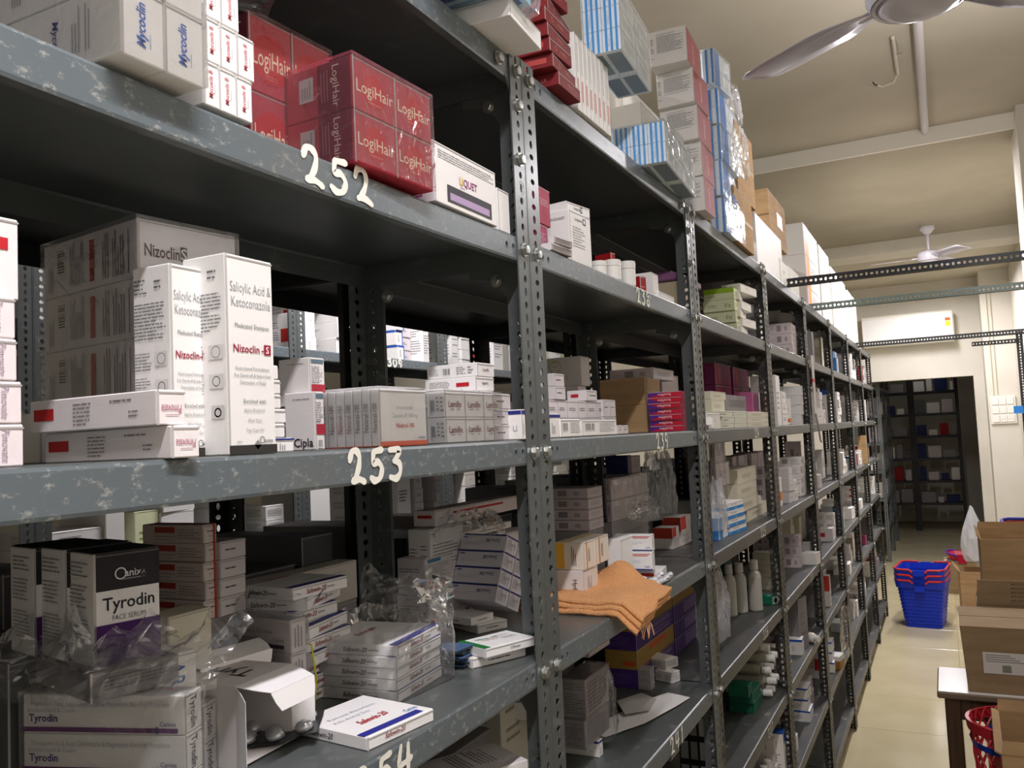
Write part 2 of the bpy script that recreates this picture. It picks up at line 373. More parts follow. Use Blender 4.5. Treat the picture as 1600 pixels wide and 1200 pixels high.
def shelf_mesh(length, depth, mtl, lipm, sag=0.0, holes=True):
    """pressed steel tray: flat top, rolled front edge, folded lips with end holes; origin at front left, top at z=0"""
    mb = MB(); n = 12; r = .004
    prof = [(-depth+.001, -LIP), (-depth, -LIP+.002), (-depth, -r), (-depth+r, 0), (-r, 0), (-r*.3, -r*.3), (0, -r), (0, -LIP+.003), (-.001, -LIP), (-.012, -LIP), (-.012, -LIP+.0015), (-.0025, -LIP+.0022), (-.0025, -r-.001), (-r-.002, -.003), (-depth+r, -.003), (-depth+.002, -r-.002), (-depth+.002, -LIP)]
    ys = [0, .012] + [length*i/n for i in range(1, n)] + [length-.012, length]
    sg = lambda y: -sag*(1-(2*y/length-1)**2)
    front = 6                      # face between prof[6] and prof[7] is the front lip
    k = len(prof); vs = [(x, y, z+sg(y)) for y in ys for x, z in prof]
    fs_t = []; fs_l = []
    for i in range(len(ys)-1):
        for j in range(k-1):
            f = (i*k+j, i*k+j+1, (i+1)*k+j+1, (i+1)*k+j)
            if 3 <= j <= 4: fs_t.append(f)
            elif j == 6 and holes and (i < 2 or i > len(ys)-4): continue
            elif j in (5, 6, 7): fs_l.append(f)
            else: fs_t.append(f)
    off = len(mb.v); mb.add(vs, fs_t, mtl); mb.add(vs, fs_l, lipm)
    if holes:
        zt = -r; zb = -LIP+.003; zc = (zt+zb)/2; K = 8
        for a, b, cs in ((0, ys[2], (.045, .066)), (ys[-3], length, (length-.066, length-.045))):
            segs = [a] + sorted(cs) + [b]
            cuts = [a, sorted(cs)[0]-.0095, sorted(cs)[0]+.0105, sorted(cs)[1]+.0095, b]
            for q in range(4):
                ya, yb = cuts[q], cuts[q+1]
                if q in (0, 3):
                    mb.quad((0, ya, zb+sg(ya)), (0, yb, zb+sg(yb)), (0, yb, zt+sg(yb)), (0, ya, zt+sg(ya)), lipm)
                else:
                    yc = (ya+yb)/2; ry, rz = .0042, .0056
                    out = [(yb, zc), (yb, zt), (yc, zt), (ya, zt), (ya, zc), (ya, zb), (yc, zb), (yb, zb)]
                    ring = [(yc+ry*math.cos(2*PI*t/K), zc+rz*math.sin(2*PI*t/K)) for t in range(K)]
                    vs = [(0, y, z+sg(y)) for y, z in out+ring] + [(-.0025, y, z+sg(y)) for y, z in ring]
                    mb.add(vs, [(t, (t+1) % K, 8+(t+1) % K, 8+t) for t in range(K)] + [(8+t, 8+(t+1) % K, 16+(t+1) % K, 16+t) for t in range(K)], lipm)
    # folded end lips
    mb.box(-depth+.003, -.003, .0005, .002, -LIP, -.003, mtl); mb.box(-depth+.003, -.003, length-.002, length-.0005, -LIP, -.003, mtl)
    return mb.mesh('shelf')
def bolt_mesh():
    mb = MB()
    M = Matrix(((0, 0, 1, 0), (1, 0, 0, 0), (0, 1, 0, 0), (0, 0, 0, 1)))
    mb.lathe([(.0098, 0), (.0098, .0012)], ZINC, 16, M); mb.lathe([(.0074, .0012), (.0078, .002), (.0078, .0058), (.0062, .0068), (0, .0070)], ZINC, 6, M)
    return mb.mesh('bolt')
BOLT = bolt_mesh()
def gusset_mesh(mtl, a=.095, curved=True):
    """triangular corner plate in the plane x=0, corner at origin, running to -y and -z"""
    mb = MB(); pts = [(0, 0), (-a, 0)] + [(-a*(1-t)**(1.7), -a*1.25*t**1.7) for t in (.25, .45, .62, .8, 1)]
    pts = [(0, 0), (-a, 0), (-a, -.012)] + [(-a+(a-.012)*math.sin(t*PI/2)**.8, -.012-(a*1.3-.012)*(1-math.cos(t*PI/2))) for t in (.2, .4, .6, .8, 1)] + [(0, -a*1.3)]
    n = len(pts); vs = [(0, y, z) for y, z in pts] + [(-.002, y, z) for y, z in pts]
    fs = [tuple(reversed(range(n))), tuple(range(n, 2*n))] + [(i, (i+1) % n, n+(i+1) % n, n+i) for i in range(n)]
    mb.add(vs, fs, mtl); return mb.mesh('gusset')
GUS = gusset_mesh(STEEL); GUSB = gusset_mesh(BLACKST); GUSO = gusset_mesh(STEEL_OLD)
# brush-painted numbers
STROKES = {
 '0': [[(.5, 1), (.15, .8), (.1, .4), (.3, .05), (.65, .05), (.9, .4), (.85, .8), (.5, 1)]],
 '1': [[(.35, .85), (.6, 1), (.55, .5), (.5, 0)]],
 '2': [[(.05, .72), (.2, .98), (.5, 1), (.68, .8), (.6, .45), (.35, .12), (.2, .05)], [(.2, .06), (.6, .1), (.98, 0)]],
 '3': [[(.1, .98), (.85, .95), (.45, .6)], [(.4, .6), (.8, .5), (.85, .2), (.55, .0), (.1, .06)]],
 '4': [[(.25, 1), (.1, .45), (.5, .4), (.95, .45)], [(.75, .95), (.72, .5), (.7, 0)]],
 '5': [[(.9, 1), (.3, .95)], [(.3, .95), (.25, .58), (.6, .6), (.85, .38), (.7, .08), (.35, 0), (.08, .1)]],
 '6': [[(.8, .98), (.4, .8), (.15, .35), (.35, .02), (.75, .1), (.8, .4), (.45, .5), (.2, .35)]],
 '7': [[(.05, .95), (.9, 1), (.55, .45), (.35, 0)]],
 '8': [[(.75, .9), (.4, 1), (.2, .78), (.5, .52), (.85, .25), (.55, 0), (.15, .15), (.35, .45), (.75, .72), (.75, .9)]],
 '9': [[(.85, .75), (.5, 1), (.15, .8), (.3, .5), (.8, .6), (.85, .85), (.82, .4), (.6, 0)]]}
def painted_number(txt, y0, zb, h, w, parent, sw=.0042, slant=0.0, zslope=0.0):
    mb = MB(); n = len(txt); cw = w/n; rr = random.Random(txt); lay = 0
    for i, ch in enumerate(txt):
        for st in STROKES[ch]:
            P = []
            for a in range(len(st)-1):          # Catmull-Rom
                p0 = st[max(a-1, 0)]; p1 = st[a]; p2 = st[a+1]; p3 = st[min(a+2, len(st)-1)]
                for t in (0, .14, .28, .42, .56, .70, .85):
                    P.append(tuple(.5*(2*p1[k] + (p2[k]-p0[k])*t + (2*p0[k]-5*p1[k]+4*p2[k]-p3[k])*t*t + (-p0[k]+3*p1[k]-3*p2[k]+p3[k])*t**3) for k in (0, 1)))
            P.append(st[-1]); lay += 1
            Q = [Vector((0, y0+(i+.12+p[0]*.74)*cw + slant*p[1]*h, zb+p[1]*h + zslope*(i+p[0])*cw)) for p in P]
            n_ = len(Q); vs = []; e = Vector((.0006+lay*.00012, 0, 0))
            for a, p in enumerate(Q):
                d = (Q[min(a+1, n_-1)]-Q[max(a-1, 0)]).normalized(); nn = Vector((0, -d.z, d.y))
                ww = sw*(1+.14*math.sin(a*.5+i*2))*(.8 if a in (0, n_-1) else 1)
                vs += [p+nn*ww+e, p-nn*ww+e]
            mb.add(vs, [(2*a, 2*a+1, 2*a+3, 2*a+2) for a in range(n_-1)], WHITEPAINT)
            for p in (Q[0], Q[-1]): mb.add([p+e+Vector((.00005, math.cos(PI/5*k)*sw*.85, math.sin(PI/5*k)*sw*.85)) for k in range(10)], [tuple(range(10))], WHITEPAINT)
    return mb.build('painted_number', parent)

SEAMS = [.165, 1.105, 2.03, 2.985, 3.93, 4.87, 5.81, 6.77, 7.72]
LEVELS = [2.168, 1.905, 1.615, 1.31, 1.015, .735, .44, .13]
LV = dict(zip('TBCDEFGH', LEVELS))
BAYTXT = ['first', 'second', 'third', 'fourth', 'fifth', 'sixth', 'seventh', 'eighth']
NUM = {0: {'B': ('252', .607, -.0345, .033, .118, .0036), 'C': ('253', .663, -.0335, .031, .098, .0036), 'D': ('254', .655, -.0335, .030, .105, .0034)},
       1: {'B': ('238', 1.585, -.032, .028, .088, .0027), 'C': ('239', 1.66, -.0335, .030, .085, .0027), 'D': ('240', 1.55, -.0335, .030, .095, .0027), 'E': ('241', 1.64, -.0335, .030, .10, .0027)},
       2: {'C': ('224', 2.66, -.033, .028, .07, .0022), 'D': ('225', 2.66, -.033, .028, .08, .0022), 'E': ('226', 2.60, -.033, .028, .08, .0022), 'F': ('227', 2.58, -.033, .028, .08, .0022)},
       3: {'E': ('212', 3.6, -.033, .028, .08, .0022)}}
def rack_bay(label, y0, y1, x0, depth, levels, posts, shm, lipm, gus, nums={}, sag={}, face=1, group='slotted-angle rack bays', front_bolts=True, holes=True):
    """face=1: front looks to +x ; face=-1: mirrored by turning the whole bay round"""
    L = y1-y0
    t = thing('shelving_rack', label, 'rack', (x0, y0 if face == 1 else y1, 0), 0 if face == 1 else PI, group)
    for (x, y, rz) in ((0, L, 0), (0, 0, -PI/2), (-depth, 0, PI), (-depth, L, PI/2)):
        p = link('slotted_post', posts, t, (x, y, 0), rz)
    for name, z in levels.items():
        me = shelf_mesh(L-.006, depth-.006, shm, lipm, sag.get(name, 0), holes)
        s = link('shelf', me, t, (-.0025, .003, z))
        if name in nums:
            a = nums[name]; painted_number(a[0], a[1]-y0, a[2], a[3], a[4], s, a[5])
        if front_bolts:
            for y in (.020, L-.020): link('bolt', BOLT, t, (.0006, y, z-.019))
        if front_bolts: 
            for y, r_ in ((.0, -PI/2), (L, PI/2)):
                pass
    return t
def side_bolt(t, x, y, z): link('bolt', BOLT, t, (x, y, z), -PI/2)
for i in range(8):
    y0, y1 = SEAMS[i]+.0008, SEAMS[i+1]-.0008
    old = i >= 2
    lv = {k: z for k, z in LV.items()}
    lab = {0: 'nearest grey slotted-steel rack bay with shelves painted 252, 253 and 254', 1: 'grey slotted-steel rack bay with shelves painted 238 to 241',
           2: 'scuffed black rack bay directly beyond the one painted 238', 3: 'scuffed rack bay, fourth from the camera, under the black cross angle'}.get(i, 'scuffed dark rack bay, %s in the row from the camera' % BAYTXT[i])
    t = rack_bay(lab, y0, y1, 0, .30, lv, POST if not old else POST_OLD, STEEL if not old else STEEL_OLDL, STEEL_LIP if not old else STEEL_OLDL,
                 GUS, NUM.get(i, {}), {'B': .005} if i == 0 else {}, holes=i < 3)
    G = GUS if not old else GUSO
    L = y1-y0
    if i < 5:
        link('gusset', G, t, (-.0024, L-.006, LV['T']-.004))                       # front plane, right corner
        g = link('gusset', G, t, (-.006, L-.0024, LV['T']-LIP), PI/2 + PI); g.rotation_euler = (0, 0, -PI/2)
        for z in (LV['B']-LIP, LV['D']-LIP): g = link('gusset', G, t, (-.006, L-.0024, z), -PI/2)
        for z in (LV['T']-.02, LV['T']-.10): link('bolt', BOLT, t, (.0006, L-.020, z-.05))
        link('bolt', BOLT, t, (.0006, L-.075, LV['T']-.02))
        for x, z in ((-.055, LV['T']-.055), (-.055, LV['B']-.055), (-.055, LV['D']-.055), (-.25, LV['B']-.055)): side_bolt(t, x, L-.0045, z)
# the second rack standing back to back with it, dark
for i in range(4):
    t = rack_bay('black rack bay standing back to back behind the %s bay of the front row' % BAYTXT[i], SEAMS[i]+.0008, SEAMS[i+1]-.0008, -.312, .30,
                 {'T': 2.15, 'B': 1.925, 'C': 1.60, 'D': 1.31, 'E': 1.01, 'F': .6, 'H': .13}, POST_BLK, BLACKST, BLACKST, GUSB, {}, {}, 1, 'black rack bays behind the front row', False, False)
# the rack across the hidden aisle, its front facing that aisle
for i in range(5):
    t = rack_bay('grey rack bay across the rear aisle, %s from the near end' % BAYTXT[i], (.351+i*.93), .349+(i+1)*.93, -1.40, .30,
                 {'T': 2.30, 'B': 1.95, 'C': 1.62, 'D': 1.30, 'E': .95, 'H': .13}, POST, STEEL, STEEL_LIP, GUS, {'B': ('309', 2.72, -.032, .028, .11, .0045)} if i == 2 else {}, {}, 1, 'rack bays across the rear aisle', False, False)

# ------------------------------------------------------------------ cartons and what is printed on them
WB = 'efedea'
INK = '8d898c'; DK = '4b4a4f'; RD = 'c8202e'; BL = '2f66c4'; NV = '2a2f80'
ST = {
 'plain':   (WB, [('l','L',.1,.35,.6,.8,3,INK), ('l','F',.15,.4,.8,.7,2,DK)]),
 'blank':   (WB, []),
 'oint':    ('d9d2d3', [('t','L','Ointment 0.1% w/w',.5,.62,.16,'8a7f8a',0,.6), ('r','L',0,.12,.92,.24,'5a3a5c'), ('t','L','Canixa',.85,.38,.14,'6a6470',0,.14), ('lv','F',.2,.15,.8,.85,3,'9a8f96')]),
 'kraft':   ('card', [('r','F',0,.47,1,.53,'b39a6e'), ('r','T',.46,0,.54,1,'b39a6e')]),
 'kraftlab':('card', [('r','F',.45,.42,.78,.72,'d9d5cc'), ('r','L',0,.47,1,.5,'7a6040')]),
 'pink2':   ('a82c48', [('l','F',.2,.5,.8,.7,2,'e5b5c5'), ('r','L',.1,.1,.9,.3,'c86a80')]),
 'pinkstand':('b86090', [('r','F',.8,0,1,1,'e8e0e2'), ('lv','F',.1,.1,.7,.9,4,'a04a80')]),
 'grey2':   ('b5afb2', [('l','L',.08,.1,.92,.92,6,'7c787c'), ('l','F',.1,.1,.9,.9,4,'8a868a')]),
 'arrowf':  ('dadbc8', [('l','F',.02,.3,.3,.6,1,DK), ('r','F',.45,.15,.475,.4,'3a3a38'), ('r','F',.45,.6,.475,.85,'3a3a38'), ('r','F',.56,.0,.563,1,'a5a595'), ('l','F',.62,.3,.95,.6,1,'c0c0b0')]),
 'tealr':   ('1f8a68', [('r','F',.1,.1,.95,.9,'e2e6e0'), ('c','F',.5,.5,.34,'2a2c2a'), ('l','L',.6,.2,.95,.4,1,'5aa88c')]),
 'flat':    (WB, [('l','F',.3,.35,.7,.65,1,DK), ('l','L',.3,.35,.6,.65,1,DK)]),
 'myco':    (WB, [('t','F','Mycoclin',.45,.5,.15,BL,90,.62,.02,.25), ('r','F',.66,.22,.68,.42,'b9c4da'), ('t','L','Mycoclin',.55,.45,.13,'5a4f9c',-90,.62,.02,.2),
              ('lv','L',.66,.2,.80,.85,3,'b5b2b4'), ('lv','L',.18,.2,.3,.8,2,'a9a6aa')]),
 'mycos':   (WB, [('t','F','Mycosile B',.48,.5,.12,'b8404a',90,.62,.005,.15), ('r','F',.72,.3,.75,.55,'b5b2c4')]),
 'logi':    ('c23e50', [('c','F',.5,.47,.33,'cb2430'), ('t','F','LogiHair',.52,.47,.24,'f3e3c9',0,.88,.01), ('l','F',.35,.2,.65,.27,1,'d88a84'), ('r','L',.70,.02,.985,.98,'8d2440'),
              ('t','L','LogiHair',.86,.5,.17,'f0d6c8',-90,.85,.005), ('r','L',.53,.34,.66,.80,'cfc8c6'), ('lv','L',.55,.4,.64,.75,4,'8e8688'), ('bv','L',.31,.25,.40,.78),
              ('r','L',.22,.25,.25,.75,'d9c9c9'), ('lv','L',.72,.25,.80,.85,3,'b06a74'), ('r','T',.0,.0,1,.2,'8d2440')]),
 'liquet':  (WB, [('l','F',.06,.74,.96,.9,2,'9a979a'), ('t','F','LIQUET',.52,.52,.13,'8f2d72',0,.5,.03), ('t','F','LI',.40,.52,.13,'e0c020',0,.2,.03), ('t','F','Spray',.42,.42,.05,'9a3a80'), ('r','F',.18,.08,.9,.36,'3f3c40'),
              ('r','F',.22,.12,.86,.24,'b49ac0'), ('r','L',.0,.0,.999,.999,'e8e3e8'), ('t','L','LIQUET',.5,.5,.2,'b02a80',90,.8,.02)]),
 'pink':    ('a83a62', [('l','F',.2,.3,.8,.7,3,'e5b5c5'), ('r','F',.05,.02,.95,.16,'e9c9d6')]),
 'magenta': ('8a2f5c', [('lv','F',.1,.1,.9,.9,8,'9a4670'), ('lv','L',.45,.1,.9,.9,5,'9a4670'), ('r','L',.2,.1,.32,.9,'b01a26'), ('r','F',.16,.1,.3,.92,'b01a26')]),
 'pimo':    ('f0eae9', [('r','L',.04,.36,.21,.72,'c2272d'), ('l','L',.37,.12,.52,.84,6,INK), ('l','L',.66,.70,.84,.86,1,INK), ('l','L',.80,.25,.88,.5,2,INK), ('t','F','Pimovate',.5,.45,.26,'b8657c',180,.7,.0,.1), ('r','F',.3,.27,.75,.3,'c9a9b4')]),
 'pimoend': ('eee4e6', [('t','F','Pimovate',.62,.5,.20,'a894a6',-90,.78,.0,.2), ('r','F',.1,.05,.12,.95,'c9b9bf')]),
 'pimor':   ('ede6e6', [('r','F',.2,.6,.8,.75,'c2272d'), ('r','L',.2,.5,.9,.7,'c2272d')]),
 'nizo':    (WB, [('t','F','Salicylic Acid &',.52,.84,.052,'9a9ea0',0,.86,-.012), ('t','F','Ketoconazole',.52,.765,.052,'9a9ea0',0,.82,-.012), ('t','F','Medicated Shampoo',.53,.645,.026,'6c7073',0,.72,-.005),
              ('t','F','Nizoclin',.40,.53,.040,'9c1c3a',0,.58,.025), ('r','F',.77,.505,.92,.558,'9c1c3a'), ('t','F','S',.845,.531,.036,'f4f0f0',0,.2,.03), ('t','F','-',.735,.53,.04,'9c1c3a',0,.1,.03),
              ('t','F','Foam-based Formulation',.52,.43,.017,'8a8c8e',0,.72), ('t','F','For Dandruff & Seborrheic',.52,.395,.017,'8a8c8e',0,.78), ('t','F','Dermatitis of Scalp',.52,.36,.017,'8a8c8e',0,.6),
              ('t','F','Enriched with:',.55,.265,.020,'55585a',0,.5), ('t','F','Alpha Bisabolol',.53,.22,.017,'9a9c9e',0,.5), ('t','F','Aloe Vera',.53,.17,.017,'9a9c9e',0,.35), ('t','F','Tea Tree Oil',.53,.12,.017,'9a9c9e',0,.42),
              ('r','F',.0,.0,1,.045,'35332f'), ('p','F',((.5,.045),(.58,.02),(.66,.045),(.58,.07)),'8d8b86'), ('o','F',.68,.068,.018,.004,'3a3d3f'), ('t','F','anixa',.82,.066,.020,'3a3d3f',0,.26,.01), ('t','F','100ml',.2,.062,.011,'8a8c8e'),
              ('l','L',.06,.85,.4,.94,4,'6d6f72'), ('l','L',.6,.87,.8,.93,2,'6d6f72'), ('l','L',.05,.61,.9,.81,11,'77797c'), ('l','L',.05,.45,.5,.55,6,'8a8c8f'), ('l','L',.05,.30,.5,.42,8,'8a8c8f'), ('l','L',.05,.1,.45,.25,8,'8a8c8f'),
              ('r','L',.60,.475,.93,.545,'d6d5d2'), ('o','L',.765,.51,.030,.003,'55575a'), ('r','L',.60,.33,.93,.40,'d6d5d2'), ('o','L',.765,.365,.026,.004,'3f4144'), ('r','L',.64,.18,.93,.245,'c9c8c5'), ('o','L',.785,.21,.024,.008,'3f4144')]),
 'nizolie': ('e4e1e4', [('t','F','Nizoclin',.23,.48,.22,'4a1f33',0,.34,.025), ('r','F',.41,.36,.475,.62,'3f3a3f'), ('t','F','S',.443,.49,.2,'e4e0e0',0,.06,.03),
              ('lv','L',.62,.1,.98,.9,7,'8b8890'), ('r','L',.52,.12,.57,.86,'b02430'), ('bv','L',.16,.4,.25,.85), ('lv','L',.28,.15,.46,.9,3,'a9a6ad'), ('lv','L',.04,.1,.12,.6,2,'b0a4ad')]),
 'nixi':    ('edebe9', [('t','F','Itraconazole',.52,.68,.075,'c4c4c6',0,.5), ('t','F','Capsules IP 100 mg',.52,.54,.075,'c4c4c6',0,.75), ('t','F','Nixitral-100',.52,.36,.085,'cf5a3a',0,.55,.015), ('r','F',0,.0,1,.085,'e2623a'), ('r','F',.8,.12,.95,.15,'9ab0c4'),
              ('t','L','Nixitral-100',.5,.5,.10,'7a6670',90,.5,.0), ('r','L',0,0,1,.02,'c96a4a')]),
 'lamifin': ('eceae9', [('t','F','Lamifin',.5,.52,.26,'7d2a33',0,.72,.02), ('r','F',.25,.3,.45,.33,INK), ('r','F',.6,.3,.75,.33,INK), ('b','L',.22,.2,.45,.72), ('l','L',.55,.25,.7,.85,4,INK), ('l','L',.78,.2,.95,.85,4,INK)]),
 'lamlong': ('eceae9', [('t','F','Lamifin',.5,.5,.24,'5a3038',0,.7,.01), ('l','L',.05,.2,.25,.8,5,'a5a2a5'), ('b','L',.33,.2,.48,.75), ('l','L',.6,.2,.78,.8,4,INK), ('l','L',.82,.2,.93,.8,3,INK)]),
 'lamred':  ('eceae9', [('t','F','Lamifin',.5,.5,.24,'5a3038',180,.7,.01), ('r','L',.63,.33,.88,.62,'b9202c'), ('l','L',.1,.2,.5,.8,5,'a5a2a5')]),
 'cipla':   ('dfdad8', [('t','L','Cipla',.62,.13,.15,'2a2426',0,.9,.03), ('l','L',.3,.86,.85,.9,1,INK), ('r','F',.12,.88,.9,.96,'5f7482'), ('l','F',.12,.5,.85,.83,8,INK), ('r','F',.1,.26,.98,.44,'a82c3c'), ('b','F',.25,.03,.7,.18), ('l','F',.1,.46,.8,.5,1,DK)]),
 'cipla2':  ('d2cbc0', [('t','F','Cipla',.1,.72,.3,'4a4244',0,.2,.02), ('l','F',.6,.3,.9,.8,5,'a59f98')]),
 'cipred':  ('ddd8d8', [('t','L','Cipla',.8,.1,.09,'2f7fa8',0,.35,.02), ('l','L',.08,.6,.78,.75,2,INK), ('r','F',.08,.86,.55,.95,'3f86a8'), ('l','F',.1,.42,.85,.82,8,INK), ('r','F',.1,.12,.72,.34,'b02430')]),
 'dblue':   (WB, [('r','L',0,.84,1,.97,NV), ('t','L','d u',.72,.42,.3,'b5b8c4',0,.5), ('o','L',.42,.72,.06,.015,'5a6fb0'), ('r','L',.16,.68,.34,.74,'5a6fb0'), ('r','F',0,.84,1,.97,NV), ('lv','F',.3,.15,.6,.7,3,INK)]),
 'barwhite':(WB, [('b','L',.1,.3,.36,.85), ('l','L',.5,.2,.95,.85,6,'a5a2a5'), ('b','F',.08,.32,.34,.82), ('l','F',.48,.2,.95,.85,6,'a5a2a5')]),
 'whitetxt':(WB, [('l','L',.08,.2,.42,.75,5,INK), ('l','L',.6,.2,.92,.75,5,INK), ('l','F',.1,.2,.9,.75,5,INK)]),
 'tyrobox': (WB, [('t','F','Tyrodin',.5,.5,.28,'4a3550',-90,.80,.02), ('t','L','Tranexamic Acid, Kojic Dipalmitate & Magnesium Ascorbyl Phosphate',.48,.77,.14,'c0bcc4',0,.86), ('t','L','Alcohol Liquid & Cream',.18,.60,.12,'c0bcc4',0,.3),
              ('t','L','Tyrodin',.13,.40,.2,'4a2a80',0,.18,.03), ('r','L',.0,.05,.96,.17,'6a2a72'), ('p','L',((.815,.11),(.835,.22),(.855,.11),(.835,.02)),'4a3a70'), ('t','L','Canixa',.9,.28,.12,'6f6a90',0,.1,.01), ('r','T',.5,.12,.75,.36,'c92a45'), ('l','T',.2,.15,.8,.5,2,'c9c5c9')]),
 'tyroup':  ('f0eeee', [('r','F',0,.66,1,1,'26242a'), ('r','F',0,0,1,.36,'4a1f66'), ('t','F','Tyrodin',.52,.54,.115,'1f1c22',0,.78,.02), ('t','F','FACE SERUM',.52,.41,.045,'6a6670',0,.5), ('o','F',.40,.80,.055,.012,'e9e7ea'), ('t','F','anixa',.62,.80,.07,'e9e7ea',0,.32,.02),
              ('r','F',.42,.74,.78,.752,'8a8890'), ('t','F','MELASMA',.6,.22,.03,'8a6aa0'), ('t','F','SPOT',.6,.16,.03,'8a6aa0'), ('r','T',0,0,1,1,'232126'), ('l','L',.15,.78,.85,.93,4,'8f8d92'), ('l','L',.15,.5,.8,.72,6,'a09ea3'), ('l','L',.15,.15,.85,.42,8,'a09ea3')]
              + [('p','F',tuple((.70+.05*a+.025*math.cos(PI/3*k+.52)+ (.025 if b % 2 else 0), .70+.035*b+.0195*math.sin(PI/3*k+.52)) for k in range(6)),'312f36') for a in range(6) for b in range(8) if .70+.05*a < .95]),
 'arnica':  ('ebe7e2', [('t','F','ARNICA',.45,.62,.17,'2f62a8',-90,.62,.01)]),
 'bandred': ('d9cbc6', [('r','L',.22,.55,.55,.88,'b0402f'), ('l','L',.6,.2,.98,.8,4,'9a8f90'), ('l','L',.2,.1,.6,.45,2,'a9a0a0'), ('l','F',.3,.55,.8,.7,1,DK), ('l','F',.45,.3,.75,.42,1,INK), ('l','F',.3,.55,.8,.7,1,DK)]),
 'safe':    ('efedec', [('t','T','Safewin',.5,.68,.09,'b02a35',0,.5,.02,.3), ('t','T','Ibuprofen',.68,.28,.06,'a9b0c8',0,.3), ('r','T',.0,.0,1,.1,NV), ('t','F','Safewin-20',.42,.5,.42,'8a2a30',0,.35,.02,.3), ('r','F',.62,.42,.75,.55,'a9a6a9'), ('t','L','Safewin-20',.5,.5,.42,'3a3238',0,.3,.02,.3), ('r','L',.66,.42,.78,.55,'a9a6a9')]),
 'safetop': ('f1efee', [('t','T','Safewin-20',.46,.36,.11,'b02a35',0,.42,.03,.3), ('t','T','Ferrous Ascorbate,',.50,.68,.06,'b5bcc9',0,.7), ('t','T','Folic Acid & Zinc',.38,.56,.06,'b5bcc9',0,.5), ('r','T',.0,.03,.87,.13,'2c3190'), ('t','T','Canixa',.86,.2,.07,'3f86c0',0,.18,.02),
              ('t','F','Safewin-20',.4,.55,.4,'8a2a30',0,.3,.02,.3), ('t','L','Safewin-20',.4,.5,.45,'3a3238',0,.3,.02,.3)]),
 'green':   ('f1f0ee', [('r','T',.0,.0,.12,1,'1f7a3a'), ('t','T','Ofimax OZ',.42,.72,.12,'2a8a6a',-8,.4,.03), ('t','T','Suspension',.42,.58,.09,'d08070',-8,.3,.02), ('l','T',.6,.4,.9,.8,4,'c4c4c4'), ('t','F','Ofimax',.6,.5,.34,'555055',0,.25)]),
 'lean':    ('e2e0e8', [('r','F',0,.9,1,1,NV), ('t','F','Deriva-CMS',.6,.55,.2,'7a7a92',180,.5), ('r','L',0,.9,1,1,NV), ('t','L','Deriva-CMS',.72,.6,.22,'6a6a86',180,.3,.03), ('l','L',.1,.3,.6,.5,1,'c9c6d2'), ('lv','F',.1,.15,.9,.85,4,'a9a6b0'), ('r','L',.05,.74,.16,.82,'5a6fb0')]),
 'glow':    ('e4dedc', [('t','F','Glowriance-VC',.40,.55,.26,'4a4044',0,.52,.02), ('r','F',.06,.24,.74,.27,'6a6064'), ('r','F',.06,.84,.74,.87,'6a6064'), ('r','F',.055,.24,.065,.87,'6a6064'), ('r','F',.735,.24,.745,.87,'6a6064'), ('l','T',.3,.2,.95,.6,5,'8a8486')]),
 'maroon':  ('7a2326', [('t','F','Mediflox',.62,.5,.22,'c47a6a',0,.35), ('o','F',.28,.5,.18,.04,'c47a6a'), ('r','L',.55,.3,.9,.7,'b04a44')]),
 'maroonflip': ('7a2326', [('t','L','LR',.75,.5,.3,'c87a72',0,.3), ('t','F','Mediflox',.5,.5,.22,'c47a6a',180,.5)]),
 'redside': ('eceae6', [('r','F',0,0,1,1,'8f2f2c'), ('t','F','INCIPT',.5,.5,.14,'d8a49a',90,.6,.02), ('l','L',.2,.35,.92,.9,9,'6a6a6c'), ('l','L',.02,.2,.12,.8,7,'8a8a8c')]),
 'bluestr': ('e6f0f6', [('r','L',.16,0,.30,1,'3f9ad8'), ('r','L',.45,0,.58,1,'3f9ad8'), ('r','L',.74,0,.87,1,'3f9ad8'), ('lv','L',.34,.2,.42,.8,2,'9ab0c4'), ('r','T',.1,.1,.9,.3,'9acbe8'), ('r','U',.1,.1,.9,.9,'8a9aa8'), ('l','F',.2,.3,.8,.7,3,'b5c4cc')]),
 'bluetop': ('bfe0f0', [('r','F',0,.0,1,.62,'aee2f6'), ('r','U',.25,.05,.75,.95,'3a6cb8'), ('r','F',.1,.1,.9,.2,'7ac0e8'), ('r','L',0,0,1,.6,'9ad4f0')]),
 'bluepack':('dfeaf2', [('r','F',.05,0,.35,1,'3a86d0'), ('r','L',.6,0,.95,1,'3a86d0'), ('r','F',.5,.2,.9,.8,'e9eef0')]),
 'thinred': ('ecebe6', [('r','L',.3,.12,.7,.4,'d8a39a'), ('r','F',.3,.15,.7,.42,'d8a39a'), ('lv','F',.3,.5,.7,.9,1,'c9c6c2')]),
 'whitecar':('e9e6dd', [('l','F',.3,.5,.6,.62,3,'b5b2aa'), ('l','L',.05,.6,.3,.8,4,'a9a6a0')]),
 'loto':    (WB, [('t','F','Lorgenex',.42,.86,.06,'4a4a4c',0,.5,.01), ('r','F',.62,.80,.76,.92,'3a3a3c'), ('r','F',.65,.82,.73,.90,'e5e5e5'), ('l','F',.12,.3,.7,.72,8,'b5b2b4'), ('l','L',.2,.82,.9,.88,1,INK)]),
 'lotolid': (WB, [('t','F','Lorgenex',.45,.5,.3,'4a4a4c',0,.3,.01), ('r','F',.58,.2,.66,.8,'3a3a3c'), ('r','F',.6,.32,.64,.68,'e5e5e5')]),
 'silver':  ('a8a09e', [('l','F',.1,.2,.9,.8,3,'6a5f60'), ('r','F',0,.78,1,1,'d6d0d0'), ('r','L',0,0,1,1,'e4dfe0')]),
